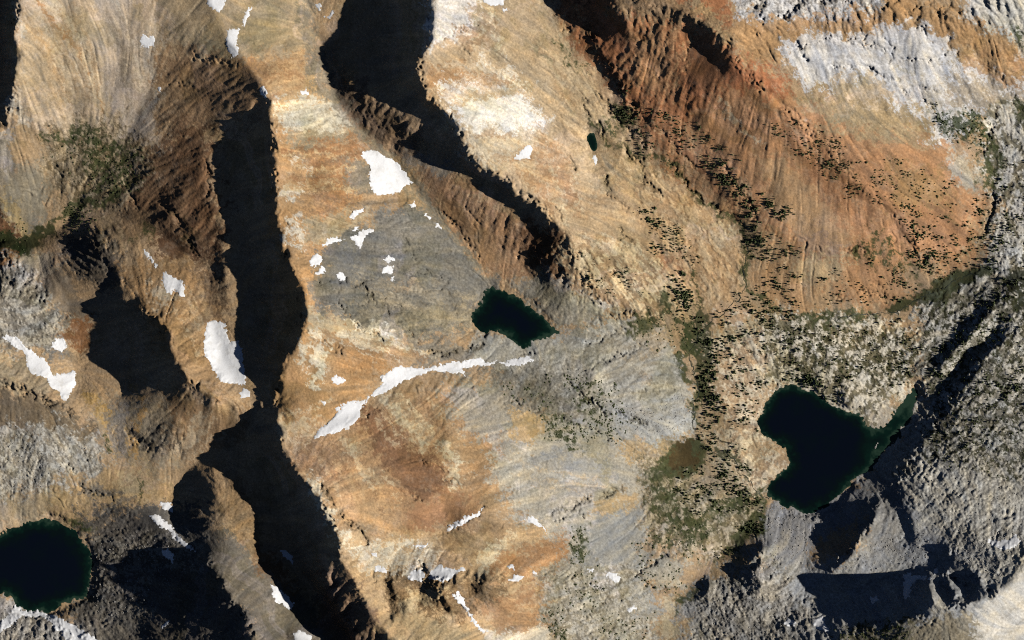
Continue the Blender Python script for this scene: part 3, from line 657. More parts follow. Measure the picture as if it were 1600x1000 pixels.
# ---- relief at the scale of outcrops, gullies and boulders
n_mid = spec(SH, GD, 7, 60, 2.4, 41); n_rid = 1 - np.abs(spec(SH, GD, 6, 34, 2.0, 42)) * 1.3
n_fin = spec(SH, GD, 2.9, 12, 1.4, 43); n_dia = spec(SH, GD, 3.5, 40, 2.2, 44, math.radians(-47), 3.0)
slope = np.hypot(*np.gradient(blur(Z, 4), GD))
gran = smooth01((MX - 1180) / 200) * smooth01((MY - 330 + (MX - 1400) * -0.3) / 120)
RGb = np.clip(RG, 0, 1.6)
RGs = blur(RGb, 6)
Z = Z + ZER * (0.12 + 0.60 * np.clip(RGs, 0, 1.0)) * (1 - .5 * gran)
rock = np.clip(RGs * 1.25 - .12, 0, 1.4)                      # 0 scree, 1 bedrock
gxs = np.gradient(blur(Z, 6), GD, axis=1)
face = np.clip(1 - 1.7 * np.clip(gxs, 0, 1), .12, 1)            # slopes dip with the beds on the west side: few ledges there
# ledges along the strata
patch = smooth01(spec(SH, GD, 30, 200, 2.4, 45) * .6 + .5)
for step, amt, sd_ in ((11.0, .40, 46), (5.0, .26, 47)):
    t = Z / step + spec(SH, GD, 18, 160, 2.6, sd_) * .7 + (MX * .6 - MY * .25) / 90
    fr = t - np.floor(t)
    lot = np.random.default_rng(sd_ + 500).uniform(0, 1, 512).astype(F)[np.floor(t).astype(np.int32) % 512]
    lot = 2.6 * np.clip(lot - .45, 0, 1) * smooth01(spec(SH, GD, 14, 90, 2.0, sd_ + 40) * .8 + .6)
    Z = Z + (smooth01((fr - .5) * 3.2 + .5) - fr) * step * amt * lot * np.clip(rock, .45, .9) * patch * face * np.clip(slope / .3 - .2, .0, 1.2)
Z = Z + BUMP
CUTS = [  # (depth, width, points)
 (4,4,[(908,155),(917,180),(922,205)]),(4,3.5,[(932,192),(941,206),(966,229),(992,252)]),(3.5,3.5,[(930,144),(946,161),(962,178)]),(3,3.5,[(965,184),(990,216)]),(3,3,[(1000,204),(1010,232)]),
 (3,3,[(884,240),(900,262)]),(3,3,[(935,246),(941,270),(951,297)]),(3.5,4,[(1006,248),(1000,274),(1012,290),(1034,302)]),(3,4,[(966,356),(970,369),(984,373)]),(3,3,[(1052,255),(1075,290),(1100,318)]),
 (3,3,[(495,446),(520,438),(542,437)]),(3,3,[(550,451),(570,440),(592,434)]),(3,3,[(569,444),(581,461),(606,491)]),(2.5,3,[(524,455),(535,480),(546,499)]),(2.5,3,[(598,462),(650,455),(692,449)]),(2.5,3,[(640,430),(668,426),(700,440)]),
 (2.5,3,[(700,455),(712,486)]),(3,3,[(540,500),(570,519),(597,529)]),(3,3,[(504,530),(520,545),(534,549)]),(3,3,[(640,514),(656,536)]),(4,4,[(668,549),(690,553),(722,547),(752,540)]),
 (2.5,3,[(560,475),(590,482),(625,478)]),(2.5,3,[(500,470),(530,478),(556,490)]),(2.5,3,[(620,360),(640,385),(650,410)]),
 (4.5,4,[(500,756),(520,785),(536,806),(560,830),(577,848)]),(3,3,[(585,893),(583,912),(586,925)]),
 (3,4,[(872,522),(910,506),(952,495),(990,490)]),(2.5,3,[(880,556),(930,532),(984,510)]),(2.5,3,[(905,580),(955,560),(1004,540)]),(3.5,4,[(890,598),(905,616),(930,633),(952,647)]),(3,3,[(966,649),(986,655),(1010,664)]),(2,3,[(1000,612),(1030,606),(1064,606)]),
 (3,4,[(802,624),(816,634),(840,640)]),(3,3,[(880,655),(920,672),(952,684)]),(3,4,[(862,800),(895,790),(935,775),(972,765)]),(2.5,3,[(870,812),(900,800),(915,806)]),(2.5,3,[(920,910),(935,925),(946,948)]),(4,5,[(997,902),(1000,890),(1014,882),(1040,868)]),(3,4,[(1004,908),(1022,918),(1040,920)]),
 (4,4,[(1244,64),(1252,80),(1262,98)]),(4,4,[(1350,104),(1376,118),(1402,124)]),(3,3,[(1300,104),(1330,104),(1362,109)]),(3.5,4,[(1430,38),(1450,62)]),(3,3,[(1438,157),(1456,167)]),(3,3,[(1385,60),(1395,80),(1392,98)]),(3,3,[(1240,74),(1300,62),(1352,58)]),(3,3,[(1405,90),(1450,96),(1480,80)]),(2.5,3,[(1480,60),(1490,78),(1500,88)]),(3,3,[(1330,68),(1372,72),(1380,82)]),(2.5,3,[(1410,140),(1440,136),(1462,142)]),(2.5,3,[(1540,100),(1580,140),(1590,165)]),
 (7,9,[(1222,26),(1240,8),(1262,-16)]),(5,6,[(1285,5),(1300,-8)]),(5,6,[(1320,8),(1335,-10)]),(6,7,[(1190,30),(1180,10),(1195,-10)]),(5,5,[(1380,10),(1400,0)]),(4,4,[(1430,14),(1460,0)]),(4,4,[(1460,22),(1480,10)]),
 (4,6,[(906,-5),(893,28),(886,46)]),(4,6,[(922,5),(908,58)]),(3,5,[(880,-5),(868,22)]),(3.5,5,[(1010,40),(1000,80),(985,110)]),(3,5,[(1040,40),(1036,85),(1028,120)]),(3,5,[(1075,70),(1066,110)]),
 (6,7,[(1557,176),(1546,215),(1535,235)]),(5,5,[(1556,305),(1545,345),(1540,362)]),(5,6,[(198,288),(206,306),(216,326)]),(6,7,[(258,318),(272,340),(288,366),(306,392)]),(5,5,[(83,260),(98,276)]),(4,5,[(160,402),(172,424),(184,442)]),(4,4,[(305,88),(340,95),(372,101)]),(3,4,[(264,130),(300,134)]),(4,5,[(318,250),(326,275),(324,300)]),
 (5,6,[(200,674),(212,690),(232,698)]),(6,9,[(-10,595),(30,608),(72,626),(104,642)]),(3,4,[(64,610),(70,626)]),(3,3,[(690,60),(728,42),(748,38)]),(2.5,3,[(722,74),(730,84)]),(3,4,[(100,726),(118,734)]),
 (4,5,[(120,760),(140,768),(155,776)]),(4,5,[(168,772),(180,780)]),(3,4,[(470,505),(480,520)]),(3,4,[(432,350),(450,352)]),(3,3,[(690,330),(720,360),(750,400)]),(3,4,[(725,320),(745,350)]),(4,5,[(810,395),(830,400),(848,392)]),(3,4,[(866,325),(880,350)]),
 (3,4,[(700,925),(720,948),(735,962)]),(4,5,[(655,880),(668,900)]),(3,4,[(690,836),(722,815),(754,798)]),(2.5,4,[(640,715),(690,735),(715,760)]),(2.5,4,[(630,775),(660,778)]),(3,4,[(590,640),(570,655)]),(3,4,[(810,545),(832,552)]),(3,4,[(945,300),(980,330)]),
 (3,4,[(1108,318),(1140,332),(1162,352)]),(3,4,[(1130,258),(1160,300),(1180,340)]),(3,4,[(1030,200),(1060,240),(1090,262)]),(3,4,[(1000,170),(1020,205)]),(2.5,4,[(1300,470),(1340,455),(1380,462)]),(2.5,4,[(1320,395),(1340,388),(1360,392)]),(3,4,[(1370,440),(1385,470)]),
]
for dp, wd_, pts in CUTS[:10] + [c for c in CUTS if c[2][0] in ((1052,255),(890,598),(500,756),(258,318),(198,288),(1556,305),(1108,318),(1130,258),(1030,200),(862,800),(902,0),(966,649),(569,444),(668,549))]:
    streak((84,74,46), pts, 3.2, 1.6, 2.0, None, .6)          # crevice shade painted as dark lines along the cuts, with scrub in some
for dp, wd_, pts in CUTS:
    w = window(pts, 24)
    d = seg_dist(MX[w] + WXa[w] * 2.6, MY[w] + WYa[w] * 2.6, pts, False)
    Z[w] -= 1.35 * dp * np.exp(-(d / wd_ * 1.3) ** 2) * (.8 + .3 * n_mid[w].clip(-1.2, 1.2)) * (.35 + .65 * face[w])
# joints: thin lines cut into the rock
def cuts(lmin, lmax, seed, ang, st, width, depth):
    n = spec(SH, GD, lmin, lmax, 2.4, seed, ang, st)
    g = np.hypot(*np.gradient(n, GD)) + 1e-3
    return -depth * np.exp(-(n / g / width) ** 2) * smooth01(spec(SH, GD, 20, 90, 2.0, seed + 1) * 1.2 - .1)
jr = cuts(22, 110, 80, math.radians(-40), 2.6, 1.6, 2.6) + cuts(18, 90, 82, math.radians(30), 3.0, 1.5, 2.2)
Z = Z + jr * face * np.clip(rock * .6 + .03, 0, .8) * np.clip(slope / .3, .15, 1)
# ribs and gullies down the fall line
def lic(noise, z, steps, sm=5):
    zs = blur(z, sm)
    gyy, gxx = np.gradient(zs)
    l = np.hypot(gxx, gyy) + 1e-4
    vx, vy = -gxx / l, -gyy / l
    acc = noise.copy()
    for sgn in (1, -1):
        x = gx.copy(); y = gy.copy()
        i = gx.astype(np.int32); j = gy.astype(np.int32)
        for s in range(steps):
            x += sgn * vx[j, i]; y += sgn * vy[j, i]
            i = np.clip(x, 0, NX - 1).astype(np.int32); j = np.clip(y, 0, NY - 1).astype(np.int32)
            acc += noise[j, i]
    return ((acc - acc.mean()) / acc.std()).astype(F)
G1 = lic(spec(SH, GD, 3.5, 14, 0.8, 91), Z, 14); G2 = lic(spec(SH, GD, 9, 60, 1.8, 92), Z, 26, 8); G3 = lic(spec(SH, GD, 5, 24, 1.2, 93), Z, 30, 10)
crest = smooth01((blur(slope, 5) - .55) / .4) * np.clip(.25 + 1.3 * RGs, 0, 1)
sf = np.clip(slope / .6, 0, 1.2)
n_cr = 1 - np.abs(spec(SH, GD, 9, 60, 2.6, 48)) * 1.25
rel = sf * (0.13 * G1 + 0.42 * G2 + .20 * G3) * (.2 + .8 * np.clip(rock, 0, 1)) * (.35 + .65 * face)
rel += (.4 + .6 * face) * crest * (.6 * (1 - np.abs(G2)) + .25 * (1 - np.abs(G3)) + .08 * G1) + crest ** 2 * .9 * n_cr
# broken, toothed crest lines
KEYS = {(425,165,300),(672,-120,365),(880,-120,360),(922,50,272),(1138,62,368),(120,372,108),(302,858,160),(22,-120,330),(1300,890,96),(1416,776,90),(1486,858,142),(1473,889,140),(1447,915,168),(1472,952,226),
        (842,395,152),(1385,776,74),(1440,612,48),(1190,866,100),(546,128,240),(618,900,238),(668,908,224),(634,936,232)}
tooth = np.clip(1 - np.abs(spec(SH, GD, 6, 60, 2.2, 95)) * 1.6, -1.6, 1) * 2.8 * smooth01(spec(SH, GD, 30, 140, 2, 97) + .7) + spec(SH, GD, 18, 90, 2.4, 96) * 2.6
RID = np.full(SH, 99.0, F)
for ln in LINES:
    if ln[0] in KEYS:
        p = [(a_[0], a_[1]) for a_ in ln]; w = window(p, 30)
        RID[w] = np.minimum(RID[w], seg_dist(MX[w], MY[w], p, False))
rel += tooth * np.exp(-(RID / 9.0) ** 2) * smooth01((blur(slope, 7) - .42) / .3)
chan = np.clip(G3 - .9, 0, 1.6) + .8 * np.clip(lic(spec(SH, GD, 12, 70, 1.6, 98), Z, 46, 8) - 1.1, 0, 1.4)
rel -= np.clip(slope / .35, 0, 1.2) * 1.15 * chan * (.35 + .65 * face) * (.5 + .5 * np.clip(RGs * 2.2, 0, 1)) * (.35 + .65 * smooth01(spec(SH, GD, 40, 200, 2.2, 99) * .9 + .6)) * (1 - .75 * smooth01((CB.min(-1) - .40) / .1))
rel += rock * (.22 * n_mid + .10 * n_rid + .22 * n_fin) + gran * RGb * .45 * n_dia
rel += .04 * n_fin
Z = Z + rel

ZPRE = Z.copy()
# ---- lakes: basins under the water, shores above it
LSD = {}
for k, (lv, p) in LAKES.items():
    w = window(p, 45)
    jit = 2.0 if k != 'tarn' else .6
    sd = poly_sd(MX[w] + WXa[w] * jit, MY[w] + WYa[w] * jit, p)
    LSD[k] = (w, sd)
    zz = Z[w]
    t = smooth01(-sd / 16)
    shore = np.maximum(zz, lv + 0.2 + 0.10 * np.minimum(-sd, 30))
    shore = shore * t + (lv + 0.12 * np.clip(-sd, 0, 16) + 0.25 * np.maximum(shore - lv, 0) * t) * (1 - t)
    Z[w] = np.where(sd > 0, lv - np.minimum(0.25 * sd + 0.004 * sd * sd, 14), np.where(-sd < 40, shore, zz))
w, sd = LSD['heart']                                   # islet
dI = np.hypot((MX[w] - 1369) * .9 + (MY[w] - 697) * .5, (MY[w] - 697) * .55 - (MX[w] - 1369) * .2)

# ---- colour: streaks of scree down the fall line, weathering, grain
ST = lic(spec(SH, GD, 2.2, 9, 0.4, 51), Z, 9)
ST2 = lic(spec(SH, GD, 8, 60, 1.4, 52), Z, 26)
def creep(col, z, steps):
    """colour carried down the fall line by scree"""
    zs = blur(z, 4)
    gyy, gxx = np.gradient(zs); l = np.hypot(gxx, gyy) + 1e-4
    vx, vy = gxx / l, gyy / l
    x = gx.copy(); y = gy.copy(); acc = col.copy(); n = 1.0
    for s_ in range(steps):
        i = np.clip(x, 0, NX - 1).astype(np.int32); j = np.clip(y, 0, NY - 1).astype(np.int32)
        x += vx[j, i] * 1.4; y += vy[j, i] * 1.4
        i = np.clip(x, 0, NX - 1).astype(np.int32); j = np.clip(y, 0, NY - 1).astype(np.int32)
        acc += col[j, i]; n += 1
    return acc / n
wob = (WXa * 1.0 + spec(SH, GD, 3, 12, 1.0, 57) * .45, WYa * 1.0 + spec(SH, GD, 3, 12, 1.0, 58) * .45)
ii = np.clip(gx + wob[0], 0, NX - 1).astype(np.int32); jj = np.clip(gy + wob[1], 0, NY - 1).astype(np.int32)
mixw = (np.clip(slope / .3, .1, 1) * np.clip(1 - .5 * RGb, .3, 1) * .20 * (1 - GREEN))[..., None]
CB = CB[jj, ii]
CB = CB * (1 - mixw) + creep(CB, Z, 12) * mixw
# debris fans and outcrops of neighbouring rock show through everywhere
mot = .75 * lic(spec(SH, GD, 4, 50, 1.7, 59), Z, 16) + .5 * spec(SH, GD, 4, 60, 1.7, 63); mot2 = spec(SH, GD, 16, 160, 2.2, 60)
tone = (smooth01((mot - .55) * 2.2) * (.3 + .7 * RGb) * .22 + smooth01((mot + .9 - 1.9 * smooth01(mot2 * .5 + .5)) * 2.0) * .06)[..., None]
CB = CB * (1 - tone) + (CB * np.array([.72, .68, .66], F)) * tone
pale = (smooth01((mot2 - .3) * 1.6) * smooth01((spec(SH, GD, 4, 60, 1.8, 62) - .1) * 1.8))[..., None] * .16
CB = CB * (1 - pale) + (CB * .6 + np.array([.30, .26, .20], F)) * pale * (1 - GREEN[..., None]) + CB * pale * GREEN[..., None]
sc_ = Z + .16 * MX + .07 * MY + spec(SH, GD, 20, 200, 2.6, 71) * 5 + EDGE * .8
def band(lam, seed):
    r1 = np.random.default_rng(seed).uniform(-1, 1, 4096).astype(F)
    q = sc_ / lam + 1000; i = np.floor(q).astype(np.int32); u = smooth01((q - i - .5) * 2.5 + .5)
    return r1[i % 4096] * (1 - u) + r1[(i + 1) % 4096] * u
bands = .5 * band(3.2, 72) + .7 * band(9, 73) + .6 * band(24, 74)
wS = smooth01(spec(SH, GD, 40, 220, 2.4, 75) * .8 + .45) * (1 - .8 * gran) * np.clip(slope / .2, .25, 1) * (1 - GREEN)
sat_ = (CB.max(-1) - CB.min(-1)) / (CB.max(-1) + 1e-4)
wS = wS * smooth01((sat_ - .12) / .15)
CB *= (1 + .15 * bands * wS)[..., None]
CB[..., 2] *= 1 - .10 * bands * wS * -1
CB *= (1 + .10 * np.clip(chan, 0, 1.5) * np.clip(slope / .35, 0, 1) * (1 - GREEN))[..., None]
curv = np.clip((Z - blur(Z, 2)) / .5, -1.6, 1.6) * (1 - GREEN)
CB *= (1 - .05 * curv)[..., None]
smoothness = np.clip(1 - RGb, 0.1, 1) * np.clip(slope / 0.35, 0.15, 1)
var = 1 + 0.045 * ST * smoothness + 0.08 * ST2 * np.clip(slope / 0.35, 0.2, 1)
var *= 1 + 0.045 * spec(SH, GD, 12, 120, 2.2, 53) + 0.07 * spec(SH, GD, 2.9, 8, 1.0, 54) * (0.7 + RGb)
hue = spec(SH, GD, 8, 120, 2.0, 55) * 0.03 + ST2 * 0.045
CB *= np.clip(var, 0.45, 1.7)[..., None]
CB[..., 0] *= 1 + 0.5 * hue; CB[..., 2] *= 1 - hue
lum = (CB @ np.array([.25, .6, .15], F))[..., None]
CB = CB * .83 + lum * .17
ALB = 0.84
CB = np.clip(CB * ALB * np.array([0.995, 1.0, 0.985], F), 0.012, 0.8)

# ------------------------------------------------------------------ to world space
def W(x, y, z):
    f = (CAM_H - z * S) / CAM_H * S
    return np.stack([(x - 800) * f, (500 - y) * f, z * S], -1)
def height(x, y):
    return sample(Z, (np.asarray(x, F) - GX0) / GD, (np.asarray(y, F) - GY0) / GD)

# ------------------------------------------------------------------ materials
def new_mat(name):
    m = bpy.data.materials.new(name); m.use_nodes = True
    nt = m.node_tree; b = nt.nodes['Principled BSDF']
    return m, nt, b
def noise_node(nt, scale, detail=4, rough=.6):
    tc = nt.nodes.new('ShaderNodeNewGeometry')
    n = nt.nodes.new('ShaderNodeTexNoise'); n.inputs['Scale'].default_value = scale
    n.inputs['Detail'].default_value = detail; n.inputs['Roughness'].default_value = rough
    nt.links.new(tc.outputs['Position'], n.inputs['Vector'])
    return n
def ramp(nt, src, lo, hi, a, b):
    r = nt.nodes.new('ShaderNodeMapRange'); r.inputs[1].default_value = lo; r.inputs[2].default_value = hi
    r.inputs[3].default_value = a; r.inputs[4].default_value = b
    nt.links.new(src, r.inputs[0]); return r.outputs[0]
def mult(nt, col, fac):
    m = nt.nodes.new('ShaderNodeMix'); m.data_type = 'RGBA'; m.blend_type = 'MULTIPLY'; m.inputs[0].default_value = 1
    nt.links.new(col, m.inputs[6]); nt.links.new(fac, m.inputs[7]); return m.outputs[2]
def terrain_mat():
    m, nt, b = new_mat("mountain_rock")
    at = nt.nodes.new('ShaderNodeAttribute'); at.attribute_name = "rock_colour"
    rg = nt.nodes.new('ShaderNodeAttribute'); rg.attribute_name = "ruggedness"
    n1 = noise_node(nt, 0.16, 5, .7); n2 = noise_node(nt, 0.6, 3, .7)
    c = mult(nt, at.outputs['Color'], ramp(nt, n1.outputs[0], .3, .7, .76, 1.24))
    c = mult(nt, c, ramp(nt, n2.outputs[0], .3, .7, .86, 1.14))
    nt.links.new(c, b.inputs['Base Color'])
    b.inputs['Roughness'].default_value = .95; b.inputs['Specular IOR Level'].default_value = .1
    bp = nt.nodes.new('ShaderNodeBump'); bp.inputs['Distance'].default_value = 2.2
    nt.links.new(ramp(nt, rg.outputs['Fac'], 0, 1.2, .28, .5), bp.inputs['Strength'])
    n3 = noise_node(nt, 0.28, 5, .65); nt.links.new(n3.outputs[0], bp.inputs['Height'])
    nt.links.new(bp.outputs[0], b.inputs['Normal'])
    return m
def snow_mat():
    m, nt, b = new_mat("old_snow")
    n = noise_node(nt, 0.05, 5, .65); n2 = noise_node(nt, .35, 3, .6)
    r = nt.nodes.new('ShaderNodeValToRGB'); r.color_ramp.elements[0].color = (.60, .585, .56, 1); r.color_ramp.elements[1].color = (.73, .735, .75, 1)
    r.color_ramp.elements[0].position = .25; r.color_ramp.elements[1].position = .5
    nt.links.new(n.outputs[0], r.inputs[0])
    nt.links.new(mult(nt, r.outputs[0], ramp(nt, n2.outputs[0], .3, .7, .94, 1.04)), b.inputs['Base Color'])
    b.inputs['Roughness'].default_value = .7; b.inputs['Specular IOR Level'].default_value = .2
    bp = nt.nodes.new('ShaderNodeBump'); bp.inputs['Strength'].default_value = .25; bp.inputs['Distance'].default_value = 1.0
    nt.links.new(n2.outputs[0], bp.inputs['Height']); nt.links.new(bp.outputs[0], b.inputs['Normal'])
    return m
def water_mat():
    m, nt, b = new_mat("lake_water")
    at = nt.nodes.new('ShaderNodeAttribute'); at.attribute_name = "depth"
    n = noise_node(nt, 0.02, 4, .6)
    ad = nt.nodes.new('ShaderNodeMath'); ad.operation = 'ADD'
    nt.links.new(at.outputs['Fac'], ad.inputs[0]); nt.links.new(ramp(nt, n.outputs[0], .3, .7, -.22, .22), ad.inputs[1])
    r = nt.nodes.new('ShaderNodeValToRGB')
    e = r.color_ramp.elements
    e[0].position = 0.0; e[0].color = (.020, .042, .028, 1); e[1].position = 1.0; e[1].color = (.0022, .0040, .0085, 1)
    k = e.new(.18); k.color = (.003, .0135, .0095, 1); k = e.new(.5); k.color = (.0024, .0060, .0060, 1)
    nt.links.new(ad.outputs[0], r.inputs[0]); nt.links.new(r.outputs[0], b.inputs['Base Color'])
    b.inputs['Roughness'].default_value = .12; b.inputs['IOR'].default_value = 1.33
    return m
def stream_mat():
    m, nt, b = new_mat("stream_bed")
    n = noise_node(nt, .2, 3, .6)
    r = nt.nodes.new('ShaderNodeValToRGB'); r.color_ramp.elements[0].color = (.012, .020, .014, 1); r.color_ramp.elements[1].color = (.040, .044, .030, 1)
    nt.links.new(n.outputs[0], r.inputs[0]); nt.links.new(r.outputs[0], b.inputs['Base Color'])
    b.inputs['Roughness'].default_value = .55; b.inputs['IOR'].default_value = 1.33
    return m
def leaf_mat(name, c0, c1, sc):
    m, nt, b = new_mat(name)
    n = noise_node(nt, sc, 3, .7)
    r = nt.nodes.new('ShaderNodeValToRGB'); r.color_ramp.elements[0].color = c0 + (1,); r.color_ramp.elements[1].color = c1 + (1,)
    r.color_ramp.elements[0].position = .35; r.color_ramp.elements[1].position = .65
    nt.links.new(n.outputs[0], r.inputs[0]); nt.links.new(r.outputs[0], b.inputs['Base Color'])
    b.inputs['Roughness'].default_value = .8; b.inputs['Specular IOR Level'].default_value = .15
    return m
M_ROCK = terrain_mat(); M_SNOW = snow_mat(); M_WATER = water_mat(); M_STREAM = stream_mat()
M_TREE = leaf_mat("conifer_needles", (.040, .056, .024), (.105, .125, .052), .5)
M_BARK = leaf_mat("bark", (.05, .035, .025), (.10, .075, .055), 1.5)
M_SHRUB = leaf_mat("shrub_leaves", (.034, .046, .018), (.080, .090, .036), .4)
M_BOULD = leaf_mat("boulder_granite", (.20, .19, .175), (.42, .40, .37), .25)

def mesh_np(name, co, faces, mat, smooth=False):
    me = bpy.data.meshes.new(name)
    co = np.ascontiguousarray(co, np.float32).reshape(-1, 3); faces = np.ascontiguousarray(faces, np.int32)
    nf, k = faces.shape
    me.vertices.add(len(co)); me.vertices.foreach_set('co', co.ravel())
    me.loops.add(nf * k); me.loops.foreach_set('vertex_index', faces.ravel())
    me.polygons.add(nf); me.polygons.foreach_set('loop_start', np.arange(nf, dtype=np.int32) * k)
    me.polygons.foreach_set('loop_total', np.full(nf, k, np.int32))
    if smooth: me.polygons.foreach_set('use_smooth', np.ones(nf, bool))
    me.update(calc_edges=True)
    me.materials.append(mat)
    return me
def link(name, data, label=None, cat=None, group=None, kind=None, parent=None):
    o = bpy.data.objects.new(name, data); COL.objects.link(o)
    if label: o['label'] = label
    if cat: o['category'] = cat
    if group: o['group'] = group
    if kind: o['kind'] = kind
    if parent: o.parent = parent
    return o
def grid_faces(ny, nx):
    a = np.arange(ny * nx, dtype=np.int32).reshape(ny, nx)
    return np.stack([a[:-1, :-1], a[1:, :-1], a[1:, 1:], a[:-1, 1:]], -1).reshape(-1, 4)

# ------------------------------------------------------------------ terrain: one sheet, running on far beyond the frame
NO = 44
ext = np.cumsum(1.4 * 1.13 ** np.arange(1, NO + 1))
cx = np.concatenate([MX[0, 0] - ext[::-1], MX[0], MX[0, -1] + ext]); cy = np.concatenate([MY[0, 0] - ext[::-1], MY[:, 0], MY[-1, 0] + ext])
AX, AY = np.meshgrid(cx, cy)
def fold(v, n):                                     # the country beyond the frame goes on like that inside it
    v = np.mod(v, 2 * (n - 1)); return np.where(v > n - 1, 2 * (n - 1) - v, v)
fx = fold((AX - GX0) / GD, NX); fy = fold((AY - GY0) / GD, NY)
inner = np.s_[NO:NO + NY, NO:NO + NX]
ZZ = sample(ZPRE, fx.astype(F), fy.astype(F)); ZZ[inner] = Z
RR = sample(RGb, fx.astype(F), fy.astype(F)); RR[inner] = RGb
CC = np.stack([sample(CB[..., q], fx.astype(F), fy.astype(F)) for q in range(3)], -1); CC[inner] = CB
out = np.maximum(np.maximum(GX0 - AX, AX - MX[0, -1]), np.maximum(GY0 - AY, AY - MY[-1, 0]))
edge_fix = np.clip(1 - np.clip(out, 0, None) / 30, 0, 1) * (out > 0)
ZE = sample(Z, np.clip((AX - GX0) / GD, 0, NX - 1).astype(F), np.clip((AY - GY0) / GD, 0, NY - 1).astype(F))
ZZ = ZZ * (1 - edge_fix) + (.5 * ZZ + .5 * ZE) * edge_fix
ZZ = ZZ + smooth01(np.clip(out, 0, None) / 500) * 40 * (np.sin(AX / 190 + 1.3 * np.sin(AY / 270)) * np.cos(AY / 230 + np.sin(AX / 310)))
me = mesh_np("terrain", W(AX, AY, ZZ), grid_faces(*ZZ.shape), M_ROCK, True)
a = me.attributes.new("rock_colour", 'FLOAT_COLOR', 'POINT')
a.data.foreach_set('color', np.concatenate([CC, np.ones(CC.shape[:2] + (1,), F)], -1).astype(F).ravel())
a = me.attributes.new("ruggedness", 'FLOAT', 'POINT'); a.data.foreach_set('value', RR.astype(F).ravel())
link("terrain", me, "bare orange, grey and cream mountain terrain of ridges, scree and slabs", "mountain terrain", kind='structure')

# ------------------------------------------------------------------ lakes
WATER = np.zeros(SH, F)
for k, nm, lab in (('heart', 'lake_water', 'large dark heart-shaped lake with green shallows among pale granite'),
                   ('upper', 'lake_water', 'small dark green lake at the foot of the grey valley'),
                   ('west', 'lake_water', 'round dark lake at the lower left edge below the snow'),
                   ('tarn', 'pond_water', 'tiny dark green pond on the tan slope')):
    w, sd = LSD[k]; lv = LAKES[k][0]
    WATER[w] = np.maximum(WATER[w], sd > -2)
    ny, nx = sd.shape
    keep = sd > -7
    f = grid_faces(ny, nx); kf = keep.ravel()[f].any(1); f = f[kf]
    ids, inv = np.unique(f, return_inverse=True)
    co = W(MX[w].ravel()[ids], MY[w].ravel()[ids], np.full(len(ids), lv, F))
    me = mesh_np(nm, co, inv.reshape(-1, 4), M_WATER, True)
    a = me.attributes.new("depth", 'FLOAT', 'POINT')
    dsc = {'heart': 20., 'upper': 26., 'west': 26., 'tarn': 20.}[k]
    dep = np.clip(sd.ravel()[ids] / dsc, 0, 1)
    if k == 'heart':
        xx = MX[w].ravel()[ids]; yy = MY[w].ravel()[ids]
        dep = dep * (1 - .62 * smooth01((xx - 1325) / 40) )
    a.data.foreach_set('value', dep.astype(F))
    link(nm, me, lab, 'pond' if k == 'tarn' else 'lake', kind='structure')

def ribbon(name, pts, width, lab):
    P = []
    for a_, b_ in zip(pts[:-1], pts[1:]):
        n = max(2, int(math.hypot(b_[0] - a_[0], b_[1] - a_[1]) / 2.5))
        for t in np.linspace(0, 1, n, endpoint=False): P.append((a_[0] + (b_[0] - a_[0]) * t, a_[1] + (b_[1] - a_[1]) * t))
    P = np.array(P + [pts[-1]])
    P[:, 0] += sample(WXa, (P[:, 0] - GX0) / GD, (P[:, 1] - GY0) / GD) * 2.2; P[:, 1] += sample(WYa, (P[:, 0] - GX0) / GD, (P[:, 1] - GY0) / GD) * 2.2
    T = np.gradient(P, axis=0); T /= np.linalg.norm(T, axis=1)[:, None] + 1e-9
    N = np.stack([-T[:, 1], T[:, 0]], -1); wd = width * (.7 + .3 * np.sin(np.arange(len(P)) * .37))[:, None]
    L, R = P + N * wd * .5, P - N * wd * .5
    zc = np.maximum.reduce([height(q[:, 0], q[:, 1]) for q in (L, P, R)]) + .12
    co = np.stack([W(L[:, 0], L[:, 1], zc), W(R[:, 0], R[:, 1], zc)], 1).reshape(-1, 3)
    k = np.arange(len(P) - 1) * 2
    me = mesh_np(name, co, np.stack([k, k + 1, k + 3, k + 2], -1), M_STREAM, True)
    a = me.attributes.new("depth", 'FLOAT', 'POINT'); a.data.foreach_set('value', np.full(len(co), .25, F))
    link(name, me, lab, 'stream', kind='structure')
ribbon("stream_water", [(1165,372),(1168,400),(1160,425),(1166,445),(1150,470),(1115,500),(1088,530),(1078,565),(1088,592),(1094,612),(1083,632),(1084,655),(1090,675)], 1.8, "thin dark stream winding down through the trees to the wet meadow")
ribbon("stream_water", [(1092,700),(1120,704),(1150,718),(1165,745),(1180,770),(1200,778)], 1.6, "narrow brook from the wet meadow into the heart-shaped lake")
ribbon("stream_water", [(1530,425),(1480,445),(1440,465),(1400,488),(1350,492),(1290,496)], 1.6, "narrow brook out of the right-hand meadow")

